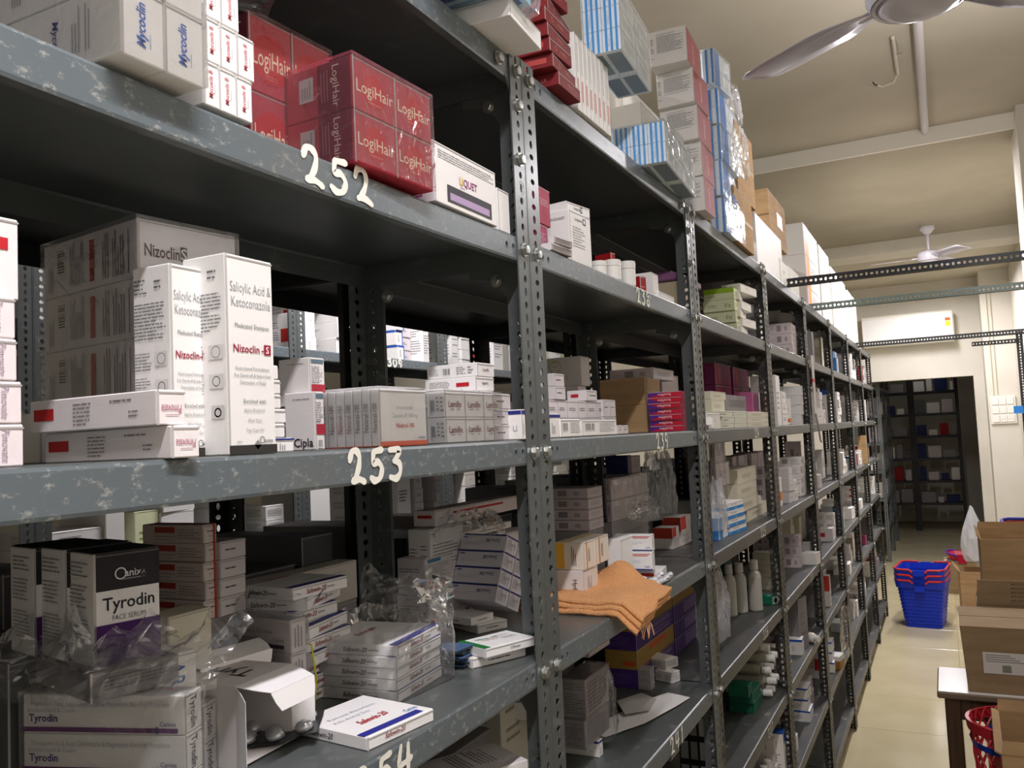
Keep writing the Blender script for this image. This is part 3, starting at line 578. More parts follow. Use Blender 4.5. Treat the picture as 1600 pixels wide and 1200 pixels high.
 'redbox':  ('a01a20', [('l','F',.1,.25,.9,.4,1,'d8a0a0'), ('l','L',.1,.5,.8,.55,1,'d8a0a0'), ('l','L',.1,.25,.8,.3,1,'d8a0a0'), ('r','T',.1,.1,.9,.9,'8f1c22')]),
 'grey':    ('8f8b8c', [('l','F',.15,.3,.8,.8,4,'6d696b'), ('l','L',.2,.75,.6,.82,1,'6d696b')]),
 'dt100':   ('c9c3be', [('t','L','100',.28,.28,.16,'8a6a4a',0,.5,.02), ('t','L','DT',.60,.28,.16,'b0947a',0,.3), ('o','L',.36,.68,.22,.03,'a8a46a'), ('r','L',.28,.82,.44,.86,'b8a858'), ('r','L',.31,.68,.34,.72,'8a7a4a'), ('r','L',.38,.68,.41,.72,'8a7a4a'), ('l','L',.2,.1,.6,.15,1,'b09a8a')]),
 'laser':   ('d3cccd', [('l','F',.2,.4,.8,.62,1,DK), ('lv','L',.2,.2,.5,.8,2,INK)]),
 'lasred':  ('d9d3d3', [('r','L',.2,.35,.58,.66,'b02430'), ('l','F',.25,.4,.85,.62,1,DK)]),
 'purple':  ('5a2a8a', [('p','L',((.0,.04),(1,.04),(1,.96),(.55,.96)),'c02038'), ('t','L','SucraFibre',.5,.5,.42,'f0d8e0',180,.42,.02,.1), ('r','L',0,.92,1,1,'d8b0c0'), ('r','F',0,0,1,1,'8a1c38')]),
 'purpler': ('b81f30', [('p','L',((.0,.04),(.45,.04),(.0,.96)),'5a2a8a'), ('t','L','SucraFibre',.5,.5,.42,'f0d8e0',180,.42,.02,.1), ('r','L',0,.92,1,1,'d8b0c0'), ('r','F',0,0,1,1,'8a1c38')]),
 'pinkish': ('cfc3c4', [('r','L',.35,.25,.55,.8,'8f8688'), ('r','L',.7,.3,.82,.7,'a59c9e'), ('l','L',.05,.3,.3,.6,2,'a59c9e'), ('l','F',.2,.3,.8,.7,2,'a59c9e')]),
 'yellowbox': ('e6ddcf', [('r','L',.0,.05,.3,.98,'e6b23a'), ('lv','L',.55,.15,.75,.85,3,DK), ('r','F',.25,.0,.32,1,'c98a3a'), ('lv','F',.4,.25,.6,.8,2,DK), ('r','T',0,.5,1,.9,'c9b48a')]),
 'hydral':  ('ddd6d2', [('t','L','Hydral',.72,.5,.13,'4a3a3c',-90,.7,.02), ('lv','F',.3,.2,.6,.8,2,INK)]),
 'lets':    (WB, [('r','L',.2,.86,.95,.90,'c8403a'), ('l','L',.1,.4,.8,.55,1,'d0ccd0'), ('r','L',0,.02,1,.09,NV), ('t','L','Cipla',.88,.22,.1,'3a4aa0',0,.14,.01), ('r','L',.5,.78,.9,.82,'c8403a'), ('lv','F',.3,.2,.6,.8,2,INK), ('t','L','Symtral',.12,.18,.12,'3a3a6a',0,.2)]),
 'redlab':  ('edeae8', [('r','L',.6,.25,.84,.6,'c8302a'), ('l','L',.3,.3,.55,.8,4,INK), ('l','F',.2,.3,.6,.7,2,INK)]),
 'bluecap': (WB, [('r','F',.88,0,1,1,'2a5ab8'), ('r','F',0,.86,1,1,'2a5ab8'), ('l','F',.3,.2,.6,.7,3,INK), ('r','L',.0,.85,1,1,'2a5ab8'), ('l','L',.3,.2,.7,.6,3,INK)]),
 'darkblue':('1f2c5c', [('lv','L',.1,.1,.9,.9,5,'2c3a70')]),
 'redorange': ('d5cfca', [('r','F',.0,.55,.5,1,'c8382a'), ('r','L',.0,.5,1,1,'b03a2a'), ('l','F',.1,.1,.8,.5,5,INK)]),
 'lime':    ('dfe6b8', [('r','L',0,.55,1,.98,'9cc42a'), ('l','L',.15,.2,.4,.4,1,'8a9a5a'), ('l','F',.2,.2,.7,.7,2,'9aa46a'), ('r','T',0,0,1,1,'9aa85a')]),
 'limepale':('e2e6bc', [('l','L',.15,.35,.45,.6,1,'6f7a5a'), ('t','L','Fit',.8,.45,.4,'7a8a4a',0,.2), ('l','F',.2,.3,.7,.7,2,'9aa46a')]),
 'cream':   ('d8d2bd', [('l','L',.3,.4,.6,.55,2,'9a9484'), ('l','F',.2,.3,.7,.6,2,'a09a8a')]),
 'arrowbox':('dfe0cc', [('l','L',.35,.45,.55,.55,1,DK), ('r','L',.74,.2,.78,.36,'3a3a38'), ('r','L',.74,.64,.78,.8,'3a3a38'), ('l','F',.1,.1,.9,.9,4,'c4c4b4'), ('l','F',.2,.3,.7,.6,1,INK)]),
 'bluedose':(WB, [('r','F',0,0,1,.42,'2f86cc'), ('t','F','Doxo',.5,.2,.22,'e5eef5',0,.4), ('l','F',.2,.6,.7,.8,1,INK), ('r','L',0,0,1,.42,'2f86cc')]),
 'kraftpurple': ('4a2f78', [('l','F',.35,.15,.95,.85,5,'b5a4cc'), ('lv','F',.05,.1,.3,.9,3,'6a5290'), ('l','L',.1,.2,.8,.8,4,'6a5290')]),
 'kraftorange': ('a08040', [('r','F',.3,.62,.75,.86,'c8502a'), ('r','F',0,0,1,.04,'80642e'), ('r','L',.55,.2,.95,.42,'c8502a')]),
 'blackw':  ('1c1c1f', [('r','L',.05,.1,.3,.85,'8f9094'), ('r','L',.38,.1,.6,.85,'8f9094'), ('r','L',.68,.1,.92,.85,'c4c6c9'), ('t','F','white',.5,.5,.4,'b5b5b8',10,.7,.02)]),
 'teal':    ('1c7a5c', [('r','F',.1,.1,.9,.9,'e2e6e0'), ('c','F',.5,.5,.3,'2a2c2a'), ('l','L',.6,.2,.95,.4,1,'5aa88c')]),
 'tealplain': ('17604a', []),
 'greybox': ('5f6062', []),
 'limelab': (WB, [('c','F',.35,.45,.28,'a8d02a'), ('r','F',.5,.02,1,.22,'a8d02a')]),
 'stripes3':('eceae4', [('r','F',.02,.0,.06,1,'d84a8a'), ('r','F',.12,.0,.3,1,'f0a020'), ('l','F',.4,.3,.9,.8,3,'b5b8c8')]),
 'brownlab':('eceae6', [('r','F',.05,.0,.95,.62,'a8762a'), ('r','L',.0,.0,1,.62,'a8762a'), ('l','F',.4,.2,.7,.4,1,'d8c08a')]),
 'bluetopbox': (WB, [('r','T',0,0,1,1,'2456a8'), ('r','F',0,.8,1,1,'2456a8'), ('l','F',.2,.1,.8,.7,5,INK), ('l','L',.2,.1,.8,.7,5,INK)]),
}
RB = random.Random(3)
def carton_mesh(mb, style, dx, dy, dz, off=Vector((0, 0, 0)), M=None):
    col, el = ST[style]
    r = min(.0009, dz*.1, dy*.1, dx*.1)
    T_ = (M or Matrix()) @ Matrix.Translation(off)
    body = CARD if col == 'card' else mat(col, .42, 0, .12, 90)
    mb.box(-dx/2, dx/2, -dy/2, dy/2, 0, dz, body, T_, r=r)
    # the slit round the tucked end flap and the glued seam
    sl = mat('8f8b88', .7)
    if dz > .012 and dy > .012:
        prints(mb, [('r','F',.0,1-.0012/dz-.0018/dz,1,1-.0018/dz,'a9a5a2'), ('r','F',.0,0.0,.0012/dy+.0008/dy,1,'bdb9b6')], dx, dy, dz, M=T_)
    prints(mb, el, dx, dy, dz, M=T_)
MESHC = {}
def carton_data(style, dx, dy, dz):
    k = (style, round(dx, 3), round(dy, 3), round(dz, 4))
    if k not in MESHC:
        mb = MB(); carton_mesh(mb, style, dx, dy, dz); MESHC[k] = mb.mesh('carton')
    return MESHC[k]
NK = 0
STUFF = None
def K(label, style, x, y, z, yaw, dx, dy, dz, group=None, cat='carton', tilt=None, name='carton'):
    if STUFF is not None:
        carton_mesh(STUFF, style, dx, dy, dz, M=Matrix.Translation((x, y, z+.0004)) @ Matrix.Rotation(math.radians(yaw), 4, 'Z')); return None
    o = link(name, carton_data(style, dx, dy, dz), None, (x, y, z+.0004), math.radians(yaw))
    if tilt: o.rotation_euler = (math.radians(tilt[0]), math.radians(tilt[1]), math.radians(yaw))
    return tag(o, label, cat, group)
def film_box(dx, dy, dz, seed=0, g=.0022, amp=.0022, cell=.02, matl=None, open_top=False):
    """a loose film skin round a box: each side a sheet pulled into shallow creases, gathered at the ends"""
    mb = MB(); mb.smooth = True; mm = matl or FILM; hx, hy = dx/2+g, dy/2+g; z0, z1 = .0012, dz+g
    def disp(p, n):
        q = Vector((p[0]*38+seed*3.1, p[1]*38, p[2]*38)); a = noise.noise(q)+.5*noise.noise(q*2.3)
        return (p[0]+n[0]*a*amp, p[1]+n[1]*a*amp, max(.0008, p[2]+n[2]*a*amp))
    sides = [((hx,-hy,z0),(0,2*hy,0),(0,0,z1-z0),(1,0,0)), ((-hx,-hy,z0),(2*hx,0,0),(0,0,z1-z0),(0,-1,0)), ((-hx,hy,z0),(0,-2*hy,0),(0,0,z1-z0),(-1,0,0)), ((hx,hy,z0),(-2*hx,0,0),(0,0,z1-z0),(0,1,0)), ((hx,-hy,z1),(0,2*hy,0),(-2*hx,0,0),(0,0,1))]
    if open_top: sides = sides[:4]
    for o_, a, b, n in sides:
        la = Vector(a).length; lb = Vector(b).length; na = max(3, int(la/cell)); nb = max(3, int(lb/cell)); vs = []
        for i in range(na+1):
            for j in range(nb+1):
                p = [o_[k]+a[k]*i/na+b[k]*j/nb for k in range(3)]
                edge = i in (0, na) or j in (0, nb)
                vs.append(disp(p, n) if not edge else tuple(p))
        mb.add(vs, [(i*(nb+1)+j, (i+1)*(nb+1)+j, (i+1)*(nb+1)+j+1, i*(nb+1)+j+1) for i in range(na) for j in range(nb)], mm)
    return mb
def Bd(label, style, x, y, z, yaw, dx, dy, dz, n, group=None, cat='carton bundle', filmed=1, skip=()):
    """n = (deep, along, high) cartons bound together"""
    t = thing('carton_bundle', label, cat, (x, y, z+.0006), math.radians(yaw), group)
    nx, ny, nz = n; cx, cy, cz = dx/nx, dy/ny, dz/nz
    for i in range(nx):
        for j in range(ny):
            for k in range(nz):
                if (i, j, k) in skip: continue
                link('carton', carton_data(style, cx-.0006, cy-.0006, cz-.0005), t, (-dx/2+cx*(i+.5), -dy/2+cy*(j+.5), cz*k), 0)
    if filmed: film_box(dx, dy, dz, len(label), amp=.0016 if filmed == 1 else .004).build('shrink_film', t)
    return t

Bd('film-wrapped block of large white cartons with blue lettering hanging over shelf 252','myco',-0.064,0.4417,1.9055,0,0.16,0.0763,0.165,(1, 2, 3),None,'carton bundle',1,())
K('small white carton with vertical red lettering, lowest row of its pile, first from left','mycos',-0.056,0.5079,1.9055,0,0.1,0.0166,0.038,'small white cartons with vertical red lettering','carton')
K('small white carton with vertical red lettering, lowest row of its pile, second from left','mycos',-0.056,0.5258,1.9055,0,0.1,0.0189,0.038,'small white cartons with vertical red lettering','carton')
K('small white carton with vertical red lettering, lowest row of its pile, third from left','mycos',-0.056,0.5454,1.9055,0,0.1,0.0198,0.038,'small white cartons with vertical red lettering','carton')
K('small white carton with vertical red lettering, middle row of its pile, first from left','mycos',-0.056,0.5097,1.944,0,0.1,0.0174,0.038,'small white cartons with vertical red lettering','carton')
K('small white carton with vertical red lettering, middle row of its pile, second from left','mycos',-0.056,0.528,1.944,0,0.1,0.019,0.038,'small white cartons with vertical red lettering','carton')
K('small white carton with vertical red lettering, middle row of its pile, third from left','mycos',-0.056,0.5485,1.944,0,0.1,0.0215,0.038,'small white cartons with vertical red lettering','carton')
K('small white carton with vertical red lettering, top row of its pile, first from left','mycos',-0.056,0.51,1.9825,0,0.1,0.0195,0.038,'small white cartons with vertical red lettering','carton')
K('small white carton with vertical red lettering, top row of its pile, second from left','mycos',-0.056,0.531,1.9825,0,0.1,0.022,0.038,'small white cartons with vertical red lettering','carton')
Bd('film-wrapped block of four glossy red cartons in front, over the painted 252','logi',-0.0678,0.7589,1.9055,-3,0.155,0.1379,0.1125,(1, 2, 2),None,'carton bundle',1,())
Bd('film-wrapped block of four glossy red cartons standing behind and left of the front block','logi',-0.1457,0.7054,1.9055,-4,0.12,0.1203,0.165,(1, 2, 2),None,'carton bundle',1,())
K('deep pink carton squeezed behind the red block','pink',-0.08,0.8992,1.9055,0,0.1,0.0272,0.085,None,'carton')
K('white carton with small yellow and purple lettering and a dark window','liquet',-0.029,0.9333,1.9055,0,0.05,0.1584,0.075,None,'carton')
K('plain narrow white carton beside the rack post on shelf 252','blank',-0.04,1.046,1.9055,0,0.06,0.035,0.06,None,'carton')
K('small pale carton end-on at the left edge, lowest of its stack','pimoend',-0.072,0.3313,1.615,0,0.12,0.0314,0.027,'end-on small pale cartons stacked at the left edge','carton')
K('small pale carton end-on at the left edge, middle of its stack','pimoend',-0.072,0.3312,1.6425,0,0.12,0.0297,0.027,'end-on small pale cartons stacked at the left edge','carton')
K('small pale carton end-on at the left edge, topmost of its stack','pimoend',-0.072,0.3301,1.67,0,0.12,0.026,0.027,'end-on small pale cartons stacked at the left edge','carton')
K('small pale carton on top of the end-on stack at the left edge','pimoend',-0.073,0.3284,1.6975,0,0.12,0.029,0.027,'end-on small pale cartons stacked at the left edge','carton')
K('large pale carton with red label on top of the end-on stack','pimor',-0.09,0.3376,1.7262,0,0.12,0.0376,0.055,None,'carton')
K('white carton behind the two long pale cartons, low','blank',-0.235,0.5052,1.615,0,0.06,0.0353,0.045,None,'carton')
K('long pale carton with red label, lower of two, hanging over shelf 253','pimo',-0.0775,0.4692,1.615,-4,0.1651,0.0254,0.0245,None,'carton')
K('long pale carton with red label, upper of two, at the edge of shelf 253','pimo',-0.0799,0.4584,1.6402,-3,0.1614,0.0256,0.0265,None,'carton')
K('tall white shampoo carton in front, upright on shelf 253','nizo',-0.0307,0.5459,1.615,0,0.0493,0.0557,0.1691,None,'carton')
K('tall white shampoo carton upright, half hidden behind the front one','nizo',-0.0556,0.5063,1.615,0,0.0432,0.042,0.1588,None,'carton')
Bd('film-wrapped block of lying shampoo cartons behind the upright ones','nizolie',-0.1793,0.5765,1.615,-8,0.1648,0.1041,0.214,(1, 1, 4),None,'carton bundle',1,())
K('small white carton stacked just right of the front shampoo carton, lowest','dblue',-0.06,0.6088,1.615,0,0.06,0.0292,0.013,'small white cartons stacked behind the front shampoo carton','carton')
K('small white carton stacked just right of the front shampoo carton, second up','blank',-0.06,0.6031,1.6285,0,0.06,0.0178,0.013,'small white cartons stacked behind the front shampoo carton','carton')
K('small white carton stacked just right of the front shampoo carton, third up','blank',-0.06,0.604,1.642,0,0.06,0.0196,0.013,'small white cartons stacked behind the front shampoo carton','carton')
K('small white carton stacked just right of the front shampoo carton, fourth up','blank',-0.06,0.6009,1.6555,0,0.06,0.0135,0.013,'small white cartons stacked behind the front shampoo carton','carton')
K('small white carton stacked just right of the front shampoo carton, fifth up','blank',-0.06,0.6009,1.669,0,0.06,0.0135,0.013,'small white cartons stacked behind the front shampoo carton','carton')
K('small white carton stacked just right of the front shampoo carton, topmost','blank',-0.06,0.5997,1.6825,0,0.06,0.0109,0.013,'small white cartons stacked behind the front shampoo carton','carton')
K('white pharmacy carton with red label beside the rear post, lower','cipla',-0.0906,0.7099,1.615,0,0.0411,0.0155,0.0617,None,'carton')
K('white pharmacy carton with red label beside the rear post, upper','cipla',-0.1066,0.726,1.663,0,0.0431,0.0254,0.052,None,'carton')
Bd('row of seven thin white cartons standing in film, front one facing out','nixi',-0.0459,0.7738,1.615,0,0.0798,0.0912,0.0616,(7, 1, 1),None,'carton bundle',1,())
Bd('film-wrapped block of small white cartons, lowest rows of the pile left of the post','lamifin',-0.0333,0.9554,1.615,0,0.0267,0.1456,0.0632,(1, 3, 2),None,'carton bundle',1,())
Bd('row of three small white cartons lying on the wrapped block','lamlong',-0.0623,0.9499,1.6595,0,0.0806,0.1307,0.0225,(1, 3, 1),None,'carton bundle',0,())
K('long white carton with red patch, second from top, pile left of post','lamred',-0.0698,1.0052,1.683,0,0.0796,0.0521,0.0185,None,'carton')
K('long white carton with barcode on the very top of the pile left of the post','lamlong',-0.0695,1.0092,1.7022,0,0.079,0.0488,0.0185,None,'carton')
K('small white carton end-on between pile and post, lowest','laser',-0.06,1.0329,1.615,0,0.08,0.0531,0.021,'white cartons beside the pile','carton')
K('small white carton end-on between pile and post, middle','laser',-0.06,1.0329,1.6365,0,0.08,0.0531,0.021,'white cartons beside the pile','carton')
K('small white carton end-on between pile and post, topmost','laser',-0.06,1.0329,1.658,0,0.08,0.0531,0.021,'white cartons beside the pile','carton')
K('white carton with blue band partly hidden by the post on shelf 253','dblue',-0.0308,1.0569,1.615,0,0.0616,0.0121,0.0415,None,'carton')
K('dark yellow box deep on shelf 253 behind the pile','cream',-0.2613,1.5513,1.705,0,0.1625,0.1,0.02,None,'carton')
K('grey box deep on shelf 253 under the dark yellow one','grey',-0.258,1.5485,1.615,0,0.1561,0.1,0.088,None,'carton')
K('long white carton left of the pile, half hidden','whitetxt',-0.185,1.0586,1.615,0,0.05,0.0868,0.05,None,'carton')
Bd('film-wrapped block of long white and purple cartons at the bottom left','tyrobox',-0.1526,0.5173,1.31,17,0.1563,0.0277,0.102,(1, 1, 3),None,'carton bundle',1,())
Bd('two columns of white cartons end-on beside the bottom left block','tyrobox',-0.1901,0.6011,1.31,17,0.12,0.0534,0.068,(1, 2, 2),None,'carton bundle',1,())
K('dark flat tray carton under the upright serum cartons','grey',-0.201,0.5359,1.4135,-14,0.17,0.078,0.0245,None,'carton')
K('upright black, white and purple serum carton facing out, rightmost of three','tyroup',-0.1596,0.5259,1.4385,-14,0.055,0.0585,0.096,None,'carton')
K('upright serum carton showing its white side, middle of three','tyroup',-0.2054,0.5328,1.4385,-12,0.0508,0.062,0.098,None,'carton')
K('upright serum carton showing its white side, leftmost of three','tyroup',-0.2541,0.5362,1.4385,-12,0.0523,0.062,0.098,None,'carton')
K('white carton with large blue letters standing beside the serum cartons','arnica',-0.162,0.5802,1.325,-8,0.05,0.039,0.105,None,'carton')
K('wide cream carton behind the one with blue letters','cream',-0.225,0.6533,1.31,0,0.04,0.0582,0.14,None,'carton')
K('long pale carton with red patch in the rubber-banded pile, lowest','bandred',-0.2896,0.7132,1.428,0,0.0993,0.0198,0.021,'rubber-banded long cartons with red patch','carton')
K('long pale carton with red patch in the rubber-banded pile, second up','bandred',-0.2913,0.7152,1.4495,0,0.1027,0.0172,0.021,'rubber-banded long cartons with red patch','carton')
K('long pale carton with red patch in the rubber-banded pile, third up','bandred',-0.2896,0.7144,1.471,0,0.0993,0.0202,0.021,'rubber-banded long cartons with red patch','carton')
K('long pale carton with red patch in the rubber-banded pile, fourth up','bandred',-0.2913,0.7164,1.4925,0,0.1027,0.0176,0.021,'rubber-banded long cartons with red patch','carton')
K('long pale carton with red patch in the rubber-banded pile, topmost','bandred',-0.2896,0.7155,1.514,0,0.0993,0.0206,0.021,'rubber-banded long cartons with red patch','carton')
K('pale carton end-on right of the rubber-banded pile, lowest','laser',-0.265,0.7437,1.428,0,0.06,0.041,0.021,'rubber-banded long cartons with red patch','carton')
K('pale carton end-on right of the rubber-banded pile, second up','laser',-0.265,0.7444,1.4495,0,0.06,0.0412,0.021,'rubber-banded long cartons with red patch','carton')
K('pale carton end-on right of the rubber-banded pile, third up','laser',-0.265,0.745,1.471,0,0.06,0.0415,0.021,'rubber-banded long cartons with red patch','carton')
K('pale carton end-on right of the rubber-banded pile, topmost','laser',-0.265,0.7457,1.4925,0,0.06,0.0418,0.021,'rubber-banded long cartons with red patch','carton')
K('brown film-wrapped flat carton under the rubber-banded pile','grey',-0.27,0.7126,1.31,0,0.05,0.1271,0.117,None,'carton')
K('wide cream pharmacy carton deep on shelf 254','cipla2',-0.2795,0.9036,1.395,0,0.035,0.2197,0.055,None,'carton')
K('dark flat carton under the wide cream one','grey',-0.2795,0.9017,1.31,0,0.035,0.2189,0.0845,None,'carton')
K('flat white carton in the loose stack behind, lowest','safe',-0.243,0.8369,1.31,2,0.115,0.0978,.0150,'flat white cartons in two stacks','carton')
K('flat white carton in the loose stack behind, second from the bottom','safe',-0.2404,0.8375,1.3256,5,0.115,0.0978,.0150,'flat white cartons in two stacks','carton')
K('flat white carton in the loose stack behind, third from the bottom','safe',-0.2457,0.8404,1.3412,0,0.115,0.0978,.0150,'flat white cartons in two stacks','carton')
K('flat white carton in the loose stack behind, fourth from the bottom','safe',-0.2321,0.8452,1.3568,7,0.115,0.0978,.0150,'flat white cartons in two stacks','carton')
K('flat white carton in the loose stack behind, middle one','safe',-0.2345,0.8383,1.3724,2,0.115,0.0978,.0150,'flat white cartons in two stacks','carton')
K('flat white carton in the loose stack behind, fourth from the top','safe',-0.2382,0.8389,1.388,10,0.115,0.0978,.0150,'flat white cartons in two stacks','carton')
K('flat white carton in the loose stack behind, third from the top','safe',-0.254,0.8369,1.4036,-2,0.115,0.0978,.0150,'flat white cartons in two stacks','carton')
K('flat white carton in the loose stack behind, second from the top','safe',-0.2534,0.8468,1.4192,14,0.115,0.0978,.0150,'flat white cartons in two stacks','carton')
K('flat white carton in the loose stack behind, topmost','safe',-0.2435,0.8453,1.4348,-4,0.115,0.0978,.0150,'flat white cartons in two stacks','carton')
Bd('film-wrapped pale ointment cartons with a yellow rubber band','oint',-0.2163,0.7664,1.31,-4,0.1247,0.025,0.113,(1, 1, 3),None,'carton bundle',2,())
K('flat white carton in the neat film-covered stack, lowest','safe',-0.1428,0.8995,1.31,5.1607,0.116,0.1184,0.0132,'flat white cartons in two stacks','carton')
K('flat white carton in the neat film-covered stack, second from the bottom','safe',-0.1444,0.9003,1.3236,5.4246,0.116,0.1184,0.0132,'flat white cartons in two stacks','carton')
K('flat white carton in the neat film-covered stack, third from the bottom','safe',-0.1444,0.8999,1.3372,5.8561,0.116,0.1184,0.0132,'flat white cartons in two stacks','carton')
K('flat white carton in the neat film-covered stack, fourth from the bottom','safe',-0.1418,0.8984,1.3508,5.0124,0.116,0.1184,0.0132,'flat white cartons in two stacks','carton')
K('flat white carton in the neat film-covered stack, topmost','safe',-0.1419,0.8989,1.3644,6.7259,0.116,0.1184,0.0132,'flat white cartons in two stacks','carton')
K('lying white carton with blue stripe and open flap at the shelf edge','safetop',-0.0661,0.7651,1.31,-8,0.1083,0.1033,0.0135,None,'carton')
K('lying white carton with green stripe, upper of two beside the post','green',-0.0598,1.0598,1.3245,-22,0.0607,0.0907,0.013,None,'carton')
K('lying white carton under the green-striped one','flat',-0.0749,1.0587,1.31,-26,0.0589,0.0929,0.0138,None,'carton')
_b=Bd('tilted block of four blue-striped cartons leaning beside the post','lean',-0.1873,1.254,1.34,-6,0.0929,0.075,0.112,(1, 2, 4),None,'carton bundle',0,()); _b.rotation_euler=(-.42,0,math.radians(-6))
K('open flat carton with dark blister edges, lying left of the tilted block','flat',-0.1933,1.2313,1.31,-25,0.1014,0.06,0.014,None,'carton')
K('open flat carton lying on another, left of the tilted block','flat',-0.1914,1.2061,1.3245,-12,0.0656,0.055,0.012,None,'carton')
K('white pharmacy carton with red label, upper, right of the rear post','cipred',-0.2622,1.1968,1.372,0,0.0544,0.0833,0.058,None,'carton')
K('white pharmacy carton with red label, lower, right of the rear post','cipred',-0.2647,1.1875,1.31,0,0.0593,0.0588,0.061,None,'carton')
K('narrow white carton with red label behind the tilted block','cipred',-0.252,1.2626,1.31,0,0.04,0.0777,0.06,None,'carton')
K('large pale carton with red label at the top behind the tilted block','pimor',-0.255,1.3384,1.478,0,0.04,0.3039,0.026,None,'carton')
K('large pale carton with lines of print below the top one','whitetxt',-0.256,1.2245,1.378,0,0.04,0.1107,0.097,None,'carton')
K('thin white and teal packet standing upright, first from the left','thinred',-0.253,1.2838,1.378,0,0.05,0.0267,0.068,'thin packets standing upright behind the tilted block','packet',name='packet')
K('thin white and teal packet standing upright, second from the left','thinred',-0.253,1.3129,1.378,0,0.05,0.0276,0.068,'thin packets standing upright behind the tilted block','packet',name='packet')
K('thin white and teal packet standing upright, third from the left','thinred',-0.253,1.343,1.378,0,0.05,0.0286,0.068,'thin packets standing upright behind the tilted block','packet',name='packet')
K('thin white and teal packet standing upright, fourth from the left','tealplain',-0.253,1.3743,1.378,0,0.05,0.0297,0.068,'thin packets standing upright behind the tilted block','packet',name='packet')
K('thin white and teal packet standing upright, fifth from the left','thinred',-0.253,1.4066,1.378,0,0.05,0.0308,0.068,'thin packets standing upright behind the tilted block','packet',name='packet')
K('carton lying on the upright packets','flat',-0.255,1.3548,1.448,0,0.06,0.1738,0.012,None,'carton')
K('red-labelled carton right of the upright packets','pimor',-0.24,1.4626,1.31,0,0.04,0.1044,0.13,None,'carton')
K('low pale carton under the upright packets','grey',-0.25,1.362,1.31,0,0.04,0.1168,0.066,None,'carton')
K('dim white carton high at the left behind the serum cartons','laser',-0.265,0.5674,1.48,0,0.04,0.0307,0.045,None,'carton')
K('dim pale box above the serum cartons','cream',-0.265,0.5899,1.438,0,0.05,0.0724,0.035,None,'carton')
K('dark box deep at the left on shelf 254','greybox',-0.265,0.5096,1.31,0,0.05,0.0627,0.127,None,'carton')
K('pale carton with outlined brand panel under shelf 254','glow',-0.1065,1.0344,1.133,62,0.1565,0.09,0.036,None,'carton')
K('grey printed carton under the outlined one','grey',-0.1201,1.0246,1.015,62,0.1872,0.1,0.117,None,'carton')
K('white carton with blue band deep below shelf 254','dblue',-0.1748,1.397,1.115,0,0.0695,0.05,0.045,None,'carton')
K('tall brown carton below shelf 254 near the post','cream',-0.23,1.3696,1.015,0,0.06,0.1062,0.22,None,'carton')
K('wide grey carton deep below shelf 254','grey',-0.245,1.1689,1.015,0,0.05,0.3255,0.1,None,'carton')
K('white carton lying over the top shelf edge under the blue packs, above the nearest post','blank',-0.0169,1.02,2.168,4,0.13,0.115,0.028,None,'carton')
K('pale blue carton in the bag over the nearest post, first from the left','bluetop',0.002,0.8392,2.1972,0,0.12,0.0388,0.07,'pale blue cartons in a clear bag','carton')
K('pale blue carton in the bag over the nearest post, second from the left','bluetop',0.002,0.8843,2.1972,0,0.12,0.042,0.07,'pale blue cartons in a clear bag','carton')
K('pale blue carton in the bag over the nearest post, third from the left','bluetop',0.002,0.9333,2.1972,0,0.12,0.0456,0.07,'pale blue cartons in a clear bag','carton')
K('pale blue carton in the bag over the nearest post, fourth from the left','bluetop',0.002,0.9869,2.1972,0,0.12,0.0498,0.07,'pale blue cartons in a clear bag','carton')
K('dark red carton in the tall leaning stack, lowest','maroonflip',-0.032,1.2468,2.168,0,0.1,0.0896,0.0213,'dark red cartons on top of the rack','carton')
K('dark red carton in the tall leaning stack, second up','maroon',-0.0347,1.2319,2.1898,3,0.1,0.106,0.0213,'dark red cartons on top of the rack','carton')
K('dark red carton in the tall leaning stack, third up','maroon',-0.0305,1.2142,2.2116,-2,0.1,0.0818,0.0213,'dark red cartons on top of the rack','carton')
K('dark red carton in the tall leaning stack, fourth up','maroonflip',-0.0337,1.2157,2.2334,2,0.1,0.1018,0.0213,'dark red cartons on top of the rack','carton')
K('dark red carton in the tall leaning stack, fifth up','maroon',-0.032,1.208,2.2552,0,0.1,0.0976,0.0213,'dark red cartons on top of the rack','carton')
K('dark red carton in the tall leaning stack, sixth up','maroon',-0.0379,1.2253,2.277,6,0.1,0.1187,0.0213,'dark red cartons on top of the rack','carton')
K('dark red carton in the tall leaning stack, seventh up','maroonflip',-0.0299,1.2097,2.2988,-3,0.1,0.0762,0.0213,'dark red cartons on top of the rack','carton')
K('dark red carton in the tall leaning stack, eighth up','maroon',-0.0352,1.2057,2.3206,4,0.1,0.0952,0.0213,'dark red cartons on top of the rack','carton')
K('dark red carton in the tall leaning stack, topmost','maroon',-0.0335,1.1994,2.3424,2,0.1,0.0888,0.0213,'dark red cartons on top of the rack','carton')
K('thin white carton with faint red print, upright on the rack top, first from the left','thinred',-0.046,1.3207,2.168,0,0.1,0.0176,0.135,'thin white cartons upright on top of the rack','carton')
K('thin white carton with faint red print, upright on the rack top, second from the left','thinred',-0.046,1.3399,2.168,0,0.1,0.0181,0.133,'thin white cartons upright on top of the rack','carton')
K('thin white carton with faint red print, upright on the rack top, third from the left','thinred',-0.046,1.3596,2.168,0,0.1,0.0185,0.135,'thin white cartons upright on top of the rack','carton')
K('thin white carton with faint red print, upright on the rack top, fourth from the left','thinred',-0.046,1.3798,2.168,0,0.1,0.0189,0.133,'thin white cartons upright on top of the rack','carton')
K('thin white carton with faint red print, upright on the rack top, fifth from the left','thinred',-0.046,1.4005,2.168,0,0.1,0.0194,0.135,'thin white cartons upright on top of the rack','carton')
K('thin white carton with faint red print, upright on the rack top, sixth from the left','thinred',-0.046,1.4217,2.168,0,0.1,0.0199,0.133,'thin white cartons upright on top of the rack','carton')
